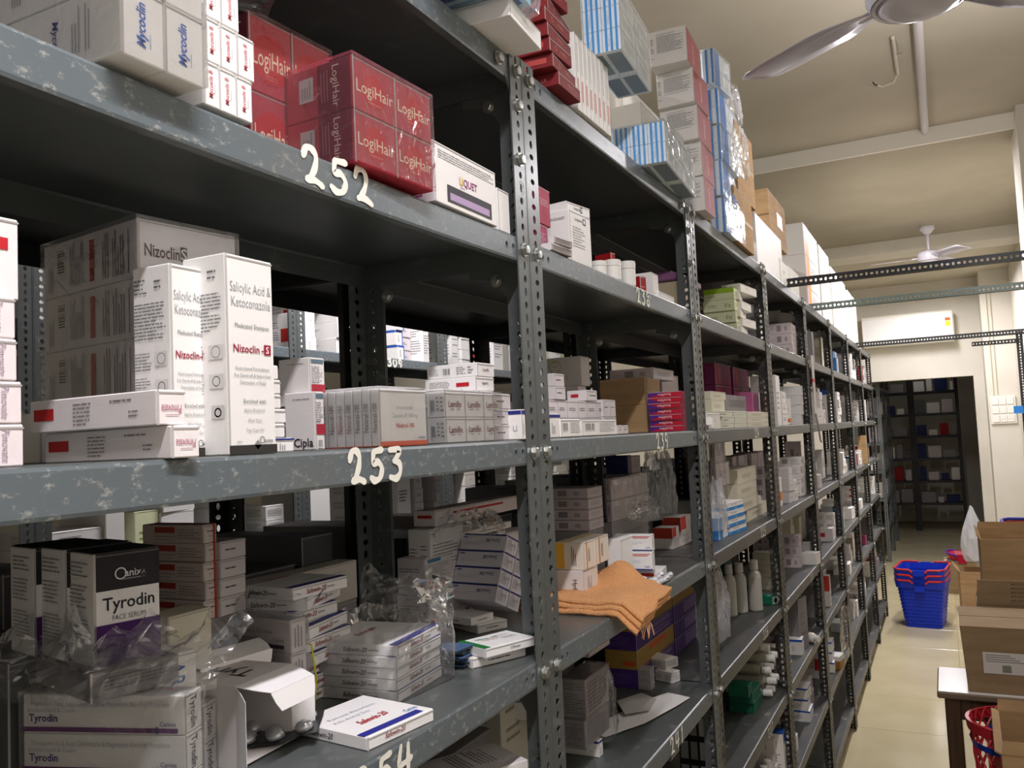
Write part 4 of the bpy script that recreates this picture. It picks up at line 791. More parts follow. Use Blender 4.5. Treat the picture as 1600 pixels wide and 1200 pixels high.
K('thin white carton with faint red print, upright on the rack top, seventh from the left','thinred',-0.046,1.4434,2.168,0,0.1,0.0204,0.135,'thin white cartons upright on top of the rack','carton')
K('thin white carton with faint red print, upright on the rack top, eighth from the left','thinred',-0.046,1.4657,2.168,0,0.1,0.0209,0.133,'thin white cartons upright on top of the rack','carton')
Bd('blue-striped cartons in clear film, upper block on the upright white cartons','bluestr',0.0076,1.5314,2.305,4,0.0695,0.2225,0.125,(2, 2, 3),None,'carton bundle',2,())
Bd('blue-striped cartons in clear film, lower block hanging over the top edge','bluestr',-0.0165,1.8287,2.168,4,0.1112,0.3165,0.085,(3, 2, 2),None,'carton bundle',2,())
Bd('blue-striped cartons in clear film, small block behind the lower one','bluestr',-0.0274,1.8848,2.255,2,0.0902,0.1312,0.045,(2, 1, 1),None,'carton bundle',1,())
K('large cream carton at the back of the rack top, left of two','whitecar',-0.235,1.9693,2.168,0,0.09,0.2523,0.36,None,'carton')
K('large cream carton at the back of the rack top, right of two','whitecar',-0.235,2.3063,2.168,0,0.09,0.3435,0.4,None,'carton')
K('white carton standing between cream cartons and the red-sided stack','whitecar',-0.14,2.1129,2.168,0,0.08,0.2185,0.27,None,'carton')
K('white carton with a dark red end in the stack of five, lowest','redside',-0.0335,2.1647,2.168,0,0.107,0.1069,0.088,'red-ended white cartons stacked on the rack top','carton')
K('white carton with a dark red end in the stack of five, second up','redside',-0.0295,2.1772,2.2565,2,0.0939,0.1488,0.088,'red-ended white cartons stacked on the rack top','carton')
K('white carton with a dark red end in the stack of five, middle','redside',-0.0279,2.1538,2.345,0,0.0958,0.139,0.088,'red-ended white cartons stacked on the rack top','carton')
K('white carton with a dark red end in the stack of five, fourth up','redside',-0.0249,2.1319,2.4335,-2,0.0944,0.1318,0.088,'red-ended white cartons stacked on the rack top','carton')
K('white carton with a dark red end in the stack of five, topmost','redside',-0.0301,2.0959,2.522,3,0.0921,0.1581,0.088,'red-ended white cartons stacked on the rack top','carton')
Bd('blue and white packs in loose film beyond the red-ended stack, lowest','bluepack',-0.0101,2.515,2.168,0,0.0401,0.2554,0.1,(2, 1, 2),'blue and white film packs on the rack top','carton bundle',2,())
Bd('blue and white packs in loose film beyond the red-ended stack, second up','bluepack',-0.0177,2.5467,2.273,3,0.0378,0.338,0.1,(2, 1, 2),'blue and white film packs on the rack top','carton bundle',2,())
Bd('blue and white packs in loose film beyond the red-ended stack, middle','bluepack',-0.0046,2.498,2.378,-3,0.0407,0.2195,0.1,(2, 1, 2),'blue and white film packs on the rack top','carton bundle',2,())
Bd('blue and white packs in loose film beyond the red-ended stack, fourth up','bluepack',-0.0152,2.5397,2.483,2,0.0398,0.3064,0.1,(2, 1, 2),'blue and white film packs on the rack top','carton bundle',2,())
Bd('blue and white packs in loose film beyond the red-ended stack, topmost','bluepack',0.0009,2.4277,2.588,-6,0.0335,0.1443,0.1,(2, 1, 2),'blue and white film packs on the rack top','carton bundle',2,())
K('brown carton on the rack top beyond the film packs, lower','kraft',-0.07,2.6557,2.168,0,0.16,0.2576,0.17,None,'carton')
K('brown carton on the rack top beyond the film packs, upper','kraft',-0.075,2.7536,2.339,0,0.16,0.2692,0.23,None,'carton')
K('white carton on top of the rack before the square brown one','blank',-0.072,3.2199,2.168,0,0.12,0.5332,0.185,None,'carton')
K('square brown carton with a small white label on the rack top','kraftlab',-0.0697,3.621,2.355,0,0.0595,0.4,0.2,None,'carton')
K('brown carton corner behind the square brown carton','kraft',-0.2,4.517,2.168,0,0.1,0.2389,0.27,None,'carton')
K('low white carton on the rack top beside the black cross angle','whitecar',-0.06,3.5102,2.168,0,0.1,0.1992,0.1,None,'carton')
K('white carton on the rack top with a standing flap','whitecar',-0.055,3.8397,2.168,0,0.07,0.2488,0.12,None,'carton')
K('tall bright white carton column on the far rack top, first from the left, lowest','stripes3',-0.13,4.8918,2.168,0,0.12,0.5541,0.1667,'bright cartons on the far rack top','carton')
K('tall bright white carton column on the far rack top, first from the left, middle','stripes3',-0.13,4.8918,2.3357,0,0.12,0.5541,0.1667,'bright cartons on the far rack top','carton')
K('tall bright white carton column on the far rack top, first from the left, topmost','stripes3',-0.13,4.8918,2.5033,0,0.12,0.5541,0.1667,'bright cartons on the far rack top','carton')
K('tall bright white carton column on the far rack top, second from the left, lowest','whitecar',-0.13,5.4791,2.168,0,0.12,0.4747,0.1667,'bright cartons on the far rack top','carton')
K('tall bright white carton column on the far rack top, second from the left, middle','whitecar',-0.13,5.4791,2.3357,0,0.12,0.4747,0.1667,'bright cartons on the far rack top','carton')
K('tall bright white carton column on the far rack top, second from the left, topmost','whitecar',-0.13,5.4791,2.5033,0,0.12,0.4747,0.1667,'bright cartons on the far rack top','carton')
K('tall bright white carton column on the far rack top, third from the left, lowest','whitecar',-0.13,5.9899,2.168,0,0.12,0.3525,0.1533,'bright cartons on the far rack top','carton')
K('tall bright white carton column on the far rack top, third from the left, middle','whitecar',-0.13,5.9899,2.3223,0,0.12,0.3525,0.1533,'bright cartons on the far rack top','carton')
K('tall bright white carton column on the far rack top, third from the left, topmost','whitecar',-0.13,5.9899,2.4767,0,0.12,0.3525,0.1533,'bright cartons on the far rack top','carton')
K('tall bright white carton column on the far rack top, fourth from the left, lowest','whitecar',-0.13,6.4793,2.168,0,0.12,0.4718,0.1533,'bright cartons on the far rack top','carton')
K('tall bright white carton column on the far rack top, fourth from the left, middle','whitecar',-0.13,6.4793,2.3223,0,0.12,0.4718,0.1533,'bright cartons on the far rack top','carton')
K('tall bright white carton column on the far rack top, fourth from the left, topmost','whitecar',-0.13,6.4793,2.4767,0,0.12,0.4718,0.1533,'bright cartons on the far rack top','carton')
K('bright white carton in the far stack against the air conditioner, lowest','whitecar',-0.1,6.6755,2.168,0,0.12,0.26,0.099,'bright cartons on the far rack top','carton')
K('bright white carton farthest on the rack top, lowest','whitecar',-0.1,7.042,2.168,0,0.12,0.3,0.099,'bright cartons on the far rack top','carton')
K('bright white carton in the far stack against the air conditioner, second up','whitecar',-0.1,6.6755,2.268,0,0.12,0.26,0.099,'bright cartons on the far rack top','carton')
K('bright white carton farthest on the rack top, second up','whitecar',-0.1,7.042,2.268,0,0.12,0.3,0.099,'bright cartons on the far rack top','carton')
K('bright white carton in the far stack against the air conditioner, third up','whitecar',-0.1,6.6755,2.368,0,0.12,0.26,0.099,'bright cartons on the far rack top','carton')
K('bright white carton farthest on the rack top, third up','whitecar',-0.1,7.042,2.368,0,0.12,0.3,0.099,'bright cartons on the far rack top','carton')
K('bright white carton in the far stack against the air conditioner, topmost','whitecar',-0.1,6.6755,2.468,0,0.12,0.26,0.099,'bright cartons on the far rack top','carton')
K('bright white carton farthest on the rack top, topmost','whitecar',-0.1,7.042,2.468,0,0.12,0.3,0.099,'bright cartons on the far rack top','carton')
K('glossy red wrapped carton just right of the nearest post, upper','pink2',-0.07,1.2057,1.95,0,0.1,0.0482,0.06,None,'carton')
K('pink carton just right of the nearest post, lower','pink',-0.07,1.1983,1.905,0,0.1,0.0334,0.044,None,'carton')
K('tall white tablet carton on shelf 238','loto',-0.0327,1.3307,1.905,-4,0.0472,0.0807,0.088,None,'carton')
K('shallow white carton lying on the tall tablet carton','lotolid',-0.0314,1.3379,1.9935,-10,0.0365,0.0753,0.017,None,'carton')
K('flat silver-grey carton in front of the tall tablet carton','silver',-0.0015,1.2246,1.917,-6,0.009,0.058,0.012,None,'carton')
K('flat grey carton beneath the silver-grey one','silver',-0.0201,1.2251,1.905,-3,0.04,0.0723,0.0115,None,'carton')
K('red carton on shelf 238 behind the white jars','redbox',-0.088,1.6567,1.905,-18,0.0426,0.0149,0.085,None,'carton')
K('grey carton on shelf 238 behind the jars','grey',-0.0943,1.8309,1.905,-6,0.0363,0.0724,0.065,None,'carton')
K('small red carton on shelf 238 at the painted number','redbox',-0.027,1.6804,1.905,-20,0.0269,0.0212,0.032,None,'carton')
K('white carton with torn flap on shelf 238','blank',-0.0661,1.8328,1.905,-25,0.0432,0.0167,0.065,None,'carton')
K('narrow glossy white carton on shelf 238','blank',-0.045,1.7794,1.905,0,0.05,0.0461,0.055,None,'carton')
K('low white carton near the second post on shelf 238','blank',-0.037,1.8365,1.905,0,0.05,0.1131,0.016,None,'carton')
K('white carton with green sketched emblem high behind the second pile','dt100',-0.2007,1.6817,1.72,0,0.0914,0.05,0.063,None,'carton')
K('pale carton supporting the one with the green emblem','pinkish',-0.1915,1.6629,1.615,0,0.069,0.045,0.104,None,'carton')
K('small white carton end-on in the pile behind the barcoded ones on 239, lower row, first','laser',-0.105,1.3013,1.6155,0,0.08,0.0419,0.031,'small white cartons piled on shelf 239','carton')
K('small white carton end-on in the pile behind the barcoded ones on 239, lower row, second','laser',-0.105,1.3429,1.6155,0,0.08,0.0413,0.031,'small white cartons piled on shelf 239','carton')
K('small white carton end-on in the pile behind the barcoded ones on 239, lower row, third','laser',-0.105,1.3883,1.6155,0,0.08,0.0495,0.031,'small white cartons piled on shelf 239','carton')
K('small white carton end-on in the pile behind the barcoded ones on 239, lower row, fourth','laser',-0.105,1.4345,1.6155,0,0.08,0.043,0.031,'small white cartons piled on shelf 239','carton')
K('small white carton end-on in the pile behind the barcoded ones on 239, lower row, fifth','laser',-0.105,1.4802,1.6155,0,0.08,0.0485,0.031,'small white cartons piled on shelf 239','carton')
K('small white carton end-on in the pile behind the barcoded ones on 239, lower row, sixth','laser',-0.105,1.5319,1.6155,0,0.08,0.0548,0.031,'small white cartons piled on shelf 239','carton')
K('small white carton end-on in the pile behind the barcoded ones on 239, upper row, first','laser',-0.105,1.3013,1.647,0,0.08,0.0419,0.031,'small white cartons piled on shelf 239','carton')
K('small white carton end-on in the pile behind the barcoded ones on 239, upper row, second','laser',-0.105,1.3429,1.647,0,0.08,0.0413,0.031,'small white cartons piled on shelf 239','carton')
K('small white carton end-on in the pile behind the barcoded ones on 239, upper row, third','laser',-0.105,1.3883,1.647,0,0.08,0.0495,0.031,'small white cartons piled on shelf 239','carton')
K('small white carton end-on in the pile behind the barcoded ones on 239, upper row, fourth','laser',-0.105,1.4345,1.647,0,0.08,0.043,0.031,'small white cartons piled on shelf 239','carton')
K('small white carton end-on in the pile behind the barcoded ones on 239, upper row, fifth','laser',-0.105,1.4802,1.647,0,0.08,0.0485,0.031,'small white cartons piled on shelf 239','carton')
K('small white carton end-on in the pile behind the barcoded ones on 239, upper row, sixth','laser',-0.105,1.5319,1.647,0,0.08,0.0548,0.031,'small white cartons piled on shelf 239','carton')
K('long white carton with red patch on the pile on shelf 239','lasred',-0.0819,1.4776,1.679,0,0.0397,0.0517,0.02,None,'carton')
K('small white carton on the pile beside the post, lower','laser',-0.097,1.3318,1.679,0,0.07,0.0436,0.022,None,'carton')
K('small white carton on the pile beside the post, upper','laser',-0.099,1.3336,1.7015,0,0.07,0.0435,0.022,None,'carton')
K('small carton end-on right of the pile on 239, lower left','laser',-0.09,1.5443,1.615,0,0.06,0.0314,0.0335,'small white cartons piled on shelf 239','carton')
K('small carton end-on right of the pile on 239, upper left','laser',-0.09,1.5443,1.649,0,0.06,0.0314,0.0335,'small white cartons piled on shelf 239','carton')
K('small carton end-on right of the pile on 239, lower right','laser',-0.09,1.5799,1.615,0,0.06,0.0327,0.0335,'small white cartons piled on shelf 239','carton')
K('small carton end-on right of the pile on 239, upper right','laser',-0.09,1.5799,1.649,0,0.06,0.0327,0.0335,'small white cartons piled on shelf 239','carton')
K('white carton with blue band right of the nearest post on 239','dblue',-0.036,1.1725,1.615,0,0.06,0.0473,0.036,None,'carton')
K('white barcoded carton at the edge of shelf 239, left of two','barwhite',-0.029,1.2327,1.615,0,0.05,0.0771,0.0275,None,'carton')
K('white barcoded carton at the edge of shelf 239, right of two','barwhite',-0.029,1.3609,1.615,0,0.05,0.1633,0.026,None,'carton')
K('tiny white carton at the edge of shelf 239, left of two','laser',-0.019,1.4611,1.615,0,0.03,0.0239,0.016,'small white cartons piled on shelf 239 edge','carton')
K('tiny white carton at the edge of shelf 239, right of two','laser',-0.019,1.4905,1.615,0,0.03,0.0283,0.0155,'small white cartons piled on shelf 239 edge','carton')
K('plain brown carton on shelf 239, lower of two','kraft',-0.1543,1.9714,1.615,0,0.1085,0.1112,0.065,None,'carton')
K('plain brown carton on shelf 239, upper of two','kraft',-0.1615,1.9879,1.6805,0,0.113,0.1219,0.065,None,'carton')
K('grey-white carton with a crease on the brown cartons','pinkish',-0.167,2.1057,1.746,0,0.1139,0.1776,0.028,None,'carton')
K('tall whitish carton behind the red and purple stack','pinkish',-0.175,2.2939,1.615,0,0.05,0.161,0.155,None,'carton')
K('red and purple printed flat carton in the stack on 239, lowest','purple',-0.0506,1.9184,1.615,0,0.0773,0.0324,0.0127,'red and purple cartons stacked on shelf 239','carton')
K('red and purple printed flat carton in the stack on 239, second up','purple',-0.0506,1.9184,1.6281,0,0.0773,0.0324,0.0127,'red and purple cartons stacked on shelf 239','carton')
K('red and purple printed flat carton in the stack on 239, third up','purple',-0.0498,1.9157,1.6412,0,0.0756,0.0377,0.0127,'red and purple cartons stacked on shelf 239','carton')
K('red and purple printed flat carton in the stack on 239, fourth up','purple',-0.0506,1.9157,1.6543,0,0.0771,0.0377,0.0127,'red and purple cartons stacked on shelf 239','carton')
K('red and purple printed flat carton in the stack on 239, fifth up','purpler',-0.0497,1.9131,1.6674,0,0.0754,0.043,0.0127,'red and purple cartons stacked on shelf 239','carton')
K('red and purple printed flat carton in the stack on 239, sixth up','purpler',-0.0514,1.9184,1.6805,0,0.0788,0.0324,0.0127,'red and purple cartons stacked on shelf 239','carton')
K('red and purple printed flat carton in the stack on 239, topmost','purple',-0.0523,1.921,1.6936,0,0.0805,0.0271,0.0127,'red and purple cartons stacked on shelf 239','carton')
K('yellowish carton deep on shelf 239 by the second post','cream',-0.225,2.6262,1.615,0,0.05,0.1487,0.12,None,'carton')
Bd('wide pale carton with grey squares in the stack behind the yellow ones, lowest','pinkish',-0.208,1.7027,1.415,0,0.106,0.0862,0.022,(1, 1, 1),'wide pale cartons on shelf 240','carton bundle',0,())
Bd('wide pale carton with grey squares in the stack behind the yellow ones, second up','pinkish',-0.208,1.7027,1.4375,0,0.106,0.0862,0.022,(1, 1, 1),'wide pale cartons on shelf 240','carton bundle',0,())
Bd('wide pale carton with grey squares in the stack behind the yellow ones, third up','pinkish',-0.208,1.7027,1.46,0,0.106,0.0862,0.022,(1, 1, 1),'wide pale cartons on shelf 240','carton bundle',0,())
Bd('wide pale carton with grey squares in the stack behind the yellow ones, topmost','pinkish',-0.208,1.7027,1.4825,0,0.106,0.0862,0.022,(1, 1, 1),'wide pale cartons on shelf 240','carton bundle',0,())
K('grey carton under the wide pale stack','grey',-0.2088,1.6997,1.31,0,0.1057,0.086,0.1045,None,'carton')
Bd('film-wrapped pale block right of the wide pale stack, lower','pinkish',-0.156,1.912,1.42,0,0.012,0.256,0.046,(1, 3, 1),'film-wrapped pale blocks on shelf 240','carton bundle',2,())
Bd('film-wrapped pale block right of the wide pale stack, upper','pinkish',-0.156,1.912,1.467,0,0.012,0.256,0.046,(1, 3, 1),'film-wrapped pale blocks on shelf 240','carton bundle',2,())
K('pale carton under the film-wrapped block on 240','grey',-0.192,1.9131,1.31,0,0.08,0.256,0.1095,None,'carton')
K('dark blue box deep on shelf 240','darkblue',-0.198,1.9773,1.516,0,0.056,0.03,0.045,None,'carton')
K('small pale carton beside the dark blue box','pinkish',-0.195,2.0156,1.516,0,0.05,0.088,0.042,None,'carton')
K('cream carton with yellow side near the nearest post, upper left','yellowbox',-0.1051,1.4632,1.372,0,0.0543,0.0545,0.05,None,'carton')
K('cream carton with yellow side near the nearest post, upper right','yellowbox',-0.104,1.5328,1.372,0,0.05,0.0699,0.05,None,'carton')
K('white ointment carton below the cream and yellow ones','hydral',-0.1078,1.4696,1.31,0,0.0556,0.0732,0.0615,None,'carton')
K('white pharmacy carton with blue base line on shelf 240, lower','lets',-0.0835,1.7066,1.3305,4,0.0958,0.02,0.038,None,'carton')
K('white pharmacy carton with red lines on shelf 240, upper','lets',-0.0781,1.717,1.369,4,0.0811,0.02,0.034,None,'carton')
K('white carton with red label at the blister packs on 240','redlab',-0.0826,1.7428,1.31,8,0.1138,0.0522,0.0195,None,'carton')
K('tall plain white carton behind the pharmacy cartons on 240','blank',-0.0849,1.6458,1.31,0,0.0297,0.07,0.095,None,'carton')
K('small white carton with blue edges on shelf 240','bluecap',-0.1526,2.2146,1.31,12,0.0328,0.1182,0.033,None,'carton')
K('red-orange printed carton deep on shelf 240, taller','redorange',-0.145,2.2644,1.31,0,0.05,0.1021,0.075,None,'carton')
K('red-orange printed carton deep on shelf 240, shorter','redorange',-0.15,2.1847,1.31,0,0.05,0.0714,0.055,None,'carton')
Bd('film-wrapped grey printed block behind the nearest post on 241, upper','grey2',-0.123,1.5232,1.097,0,0.0461,0.1197,0.07,(1, 1, 1),None,'carton bundle',2,())
Bd('film-wrapped grey printed block behind the nearest post on 241, lower','grey2',-0.1203,1.5156,1.045,0,0.0406,0.1254,0.0515,(1, 1, 1),None,'carton bundle',1,())
K('white carton with blue band and barcode tilting at the post on 241','dblue',-0.1335,1.5146,1.015,0,0.077,0.02,0.03,None,'carton')
K('flat printed carton in the low stack on 241, lowest','grey2',-0.1838,1.9436,1.015,0,0.1076,0.0295,0.016,'flat printed cartons on 241','carton')
K('flat printed carton in the low stack on 241, middle','grey2',-0.1838,1.9436,1.0315,0,0.1076,0.0295,0.016,'flat printed cartons on 241','carton')
K('flat printed carton in the low stack on 241, topmost','grey2',-0.1838,1.9436,1.048,0,0.1076,0.0295,0.016,'flat printed cartons on 241','carton')
K('long pale carton lying on the low stack on 241, under the open one','whitetxt',-0.1175,2.0194,1.015,-22,0.0507,0.0318,0.0255,None,'carton')
K('long pale carton with open end on 241','whitetxt',-0.1681,2.0623,1.041,-24,0.1264,0.0474,0.022,None,'carton')
K('purple printed carton deep on 241, left column, lowest','kraftpurple',-0.2,2.078,1.015,0,0.08,0.3018,0.0435,'purple and tan printed cartons deep on 241','carton')
K('tan printed carton deep on 241, left column, second up','kraftorange',-0.2,2.078,1.059,0,0.08,0.3018,0.0435,'purple and tan printed cartons deep on 241','carton')
K('purple printed carton deep on 241, left column, third up','kraftpurple',-0.2,2.078,1.103,0,0.08,0.3018,0.0435,'purple and tan printed cartons deep on 241','carton')
K('tan printed carton deep on 241, left column, topmost','kraftorange',-0.2,2.078,1.147,0,0.08,0.3018,0.0435,'purple and tan printed cartons deep on 241','carton')
K('purple printed carton deep on 241, right column, lowest','kraftpurple',-0.2,2.3749,1.015,0,0.08,0.2761,0.0435,'purple and tan printed cartons deep on 241','carton')
K('purple printed carton deep on 241, right column, second up','kraftpurple',-0.2,2.3749,1.059,0,0.08,0.2761,0.0435,'purple and tan printed cartons deep on 241','carton')
K('purple printed carton deep on 241, right column, third up','kraftpurple',-0.2,2.3749,1.103,0,0.08,0.2761,0.0435,'purple and tan printed cartons deep on 241','carton')
K('tan printed carton deep on 241, right column, topmost','kraftorange',-0.2,2.3749,1.147,0,0.08,0.2761,0.0435,'purple and tan printed cartons deep on 241','carton')
K('pale film-wrapped carton above the purple and tan ones','pinkish',-0.21,2.4546,1.192,0,0.08,0.266,0.05,None,'carton')
K('pale carton with print deep on 241 beside the grey block','pinkish',-0.1605,1.6715,1.167,0,0.0209,0.1176,0.045,None,'carton')
K('open green-white carton at the foot of the nearest post','cream',-0.0713,1.3536,0.735,-10,0.0319,0.05,0.13,None,'carton')
K('black carton with white letters under shelf 241, lowest','blackw',-0.0888,2.1608,0.735,0,0.0775,0.0932,0.0575,'black printed cartons under shelf 241','carton')
K('black carton with white letters under shelf 241, middle','blackw',-0.0888,2.1608,0.793,0,0.0775,0.0932,0.0575,'black printed cartons under shelf 241','carton')
K('black carton with white letters under shelf 241, topmost','blackw',-0.0888,2.1608,0.851,0,0.0775,0.0932,0.0575,'black printed cartons under shelf 241','carton')
K('pale green carton in the stack beyond the second post, lowest','limepale',-0.0768,2.6707,1.905,0,0.0936,0.0556,0.0355,'pale green cartons beyond the second post','carton')
K('pale green carton in the stack beyond the second post, second up','limepale',-0.0787,2.6659,1.941,0,0.0974,0.0646,0.0355,'pale green cartons beyond the second post','carton')
K('pale green carton in the stack beyond the second post, third up','limepale',-0.0786,2.6611,1.977,0,0.0971,0.0736,0.0355,'pale green cartons beyond the second post','carton')
K('pale green carton in the stack beyond the second post, topmost','lime',-0.0766,2.6611,2.013,0,0.0931,0.0736,0.0355,'pale green cartons beyond the second post','carton')
K('green lid flap carton standing above the pale green stack','cream',-0.0787,2.7228,2.0495,0,0.1173,0.09,0.004,None,'carton')
K('small white crumpled carton beside the pale green stack, lowest','whitecar',-0.0534,2.721,1.905,3,0.06,0.13,0.0265,'small white cartons beside the pale green stack','carton')
K('small white crumpled carton beside the pale green stack, second up','whitecar',-0.0433,2.7543,1.932,-5,0.06,0.15,0.0265,'small white cartons beside the pale green stack','carton')
K('small white crumpled carton beside the pale green stack, third up','whitecar',-0.0587,2.739,1.959,6,0.06,0.17,0.0265,'small white cartons beside the pale green stack','carton')
K('small white crumpled carton beside the pale green stack, fourth up','whitecar',-0.0477,2.743,1.986,-2,0.06,0.13,0.0265,'small white cartons beside the pale green stack','carton')
K('small white crumpled carton beside the pale green stack, fifth up','whitecar',-0.0601,2.7277,2.013,8,0.06,0.15,0.0265,'small white cartons beside the pale green stack','carton')
K('small white crumpled carton beside the pale green stack, topmost','whitecar',-0.041,2.7646,2.04,-6,0.06,0.17,0.0265,'small white cartons beside the pale green stack','carton')
K('grey-white carton near the third post on the 238 level','grey',-0.075,3.0693,1.905,0,0.05,0.1621,0.06,None,'carton')
K('magenta carton deep beyond the second post, lower left','magenta',-0.2,2.9857,1.69,0,0.08,0.24,0.074,'magenta cartons beyond the second post','carton')
K('magenta carton deep beyond the second post, upper left','magenta',-0.2,2.9857,1.765,0,0.08,0.24,0.074,'magenta cartons beyond the second post','carton')
K('magenta carton deep beyond the second post, lower right','magenta',-0.2,3.2775,1.69,0,0.08,0.27,0.074,'magenta cartons beyond the second post','carton')
K('magenta carton deep beyond the second post, upper right','magenta',-0.2,3.2775,1.765,0,0.08,0.27,0.074,'magenta cartons beyond the second post','carton')
K('pink carton standing beside the third post','pinkstand',-0.08,2.977,1.665,0,0.06,0.1454,0.068,None,'carton')
K('grey carton before the magenta ones','grey',-0.11,2.7796,1.663,0,0.08,0.3639,0.055,None,'carton')
K('pale carton with printed line below the magenta ones','cream',-0.08,2.4203,1.663,0,0.06,0.1616,0.035,None,'carton')
K('pale carton, second, below the magenta ones','cream',-0.082,2.4347,1.6985,0,0.06,0.1857,0.022,None,'carton')
K('cream carton with small arrows in the row before the third post, lowest','arrowf',-0.048,2.4292,1.615,0,0.08,0.3213,0.0155,'cream arrow cartons beyond the second post','carton')
K('cream carton with small arrows in the row before the third post, middle','arrowf',-0.048,2.4365,1.6308,0,0.08,0.3066,0.0155,'cream arrow cartons beyond the second post','carton')
K('cream carton with small arrows in the row before the third post, topmost','arrowf',-0.048,2.422,1.6466,0,0.08,0.3358,0.0155,'cream arrow cartons beyond the second post','carton')
K('plain cream carton end to end with the arrow cartons, lowest','cream',-0.048,2.7708,1.615,0,0.08,0.3453,0.0155,'cream arrow cartons beyond the second post','carton')
K('plain cream carton end to end with the arrow cartons, middle','cream',-0.048,2.7708,1.6308,0,0.08,0.3453,0.0155,'cream arrow cartons beyond the second post','carton')
K('plain cream carton end to end with the arrow cartons, topmost','cream',-0.048,2.7708,1.6466,0,0.08,0.3453,0.0155,'cream arrow cartons beyond the second post','carton')
K('cream carton with triangular open flap beyond the second post','whitecar',-0.038,2.1888,1.615,0,0.06,0.1302,0.04,None,'carton')
K('cream tray carton beyond the second post, lower','cream',-0.105,2.8063,1.35,0,0.09,0.3,0.0445,'cream tray cartons','carton')
K('cream tray carton beyond the second post, upper','cream',-0.105,2.7885,1.395,0,0.09,0.3,0.0445,'cream tray cartons','carton')
K('cream tray carton beyond the second post, top','cream',-0.105,2.8063,1.44,0,0.09,0.3,0.0445,'cream tray cartons','carton')
K('cream carton carrying the tray cartons','cream',-0.105,2.9658,1.31,0,0.08,0.3653,0.0395,None,'carton')
K('small white and blue carton stacked at the shelf edge beyond the second post, lowest','bluedose',-0.0719,2.5247,1.31,-6,0.07,0.1517,0.0226,'small white and blue cartons','carton')
K('small white and blue carton stacked at the shelf edge beyond the second post, second up','bluedose',-0.0716,2.5114,1.333,-6,0.07,0.1563,0.0226,'small white and blue cartons','carton')
K('small white and blue carton stacked at the shelf edge beyond the second post, third up','bluedose',-0.0717,2.5032,1.356,-6,0.07,0.1555,0.0226,'small white and blue cartons','carton')
K('small white and blue carton stacked at the shelf edge beyond the second post, topmost','bluedose',-0.0726,2.5104,1.379,-6,0.07,0.1387,0.0226,'small white and blue cartons','carton')
Bd('film-wrapped pale block beside the second post on the 240 level, lowest','pinkish',-0.0874,2.548,1.31,0,0.0149,0.1654,0.067,(1, 1, 1),'film-wrapped pale blocks beside the second post','carton bundle',2,())
Bd('film-wrapped pale block beside the second post on the 240 level, second up','pinkish',-0.0948,2.5724,1.378,4,0.0146,0.2157,0.067,(1, 1, 1),'film-wrapped pale blocks beside the second post','carton bundle',2,())
Bd('film-wrapped pale block beside the second post on the 240 level, third up','pinkish',-0.084,2.5326,1.446,-3,0.0151,0.134,0.067,(1, 1, 1),'film-wrapped pale blocks beside the second post','carton bundle',2,())
Bd('film-wrapped pale block beside the second post on the 240 level, topmost','pinkish',-0.0901,2.5424,1.514,2,0.0147,0.1548,0.067,(1, 1, 1),'film-wrapped pale blocks beside the second post','carton bundle',2,())
K('blue-white pack in film at the second post','bluepack',-0.075,2.3977,1.31,0,0.05,0.1086,0.06,None,'carton')
K('grey printed carton deep beyond the second post, first along','pinkish',-0.202,3.1703,1.43,5,0.05,0.1621,0.08,'deep grey printed cartons','carton')
K('grey printed carton deep beyond the second post, second along','pinkish',-0.1923,3.2373,1.43,-4,0.05,0.0764,0.08,'deep grey printed cartons','carton')
K('grey printed carton deep beyond the second post, third along','pinkish',-0.2203,3.4884,1.43,8,0.05,0.3674,0.08,'deep grey printed cartons','carton')
K('grey printed carton deep beyond the second post, fourth along','pinkish',-0.1909,3.4699,1.43,-6,0.05,0.0755,0.08,'deep grey printed cartons','carton')
K('grey printed carton deep beyond the second post, fifth along','pinkish',-0.1995,3.6428,1.43,3,0.05,0.1731,0.08,'deep grey printed cartons','carton')
K('long pale carton deep beneath the grey printed ones','grey',-0.21,3.3682,1.31,0,0.06,0.5141,0.119,None,'carton')
K('green flat carton lying at the shelf edge, lit','tealr',-0.0685,2.9902,1.015,-26,0.0912,0.0353,0.028,None,'carton')
K('green flat carton lying behind the lit one','tealplain',-0.1776,3.2153,1.015,-20,0.1018,0.06,0.024,None,'carton')
K('tall dark green carton behind the white bottles','tealplain',-0.185,2.8958,1.015,0,0.05,0.0959,0.17,None,'carton')
K('dark green carton stacked low beyond the second post, lowest','tealplain',-0.0992,2.7587,0.735,0,0.0783,0.1242,0.0335,'dark green cartons low beyond the second post','carton')
K('dark green carton stacked low beyond the second post, middle','tealplain',-0.097,2.7399,0.769,0,0.0739,0.1226,0.0335,'dark green cartons low beyond the second post','carton')
K('dark green carton stacked low beyond the second post, topmost','tealplain',-0.0906,2.6548,0.803,0,0.0612,0.0578,0.0335,'dark green cartons low beyond the second post','carton')
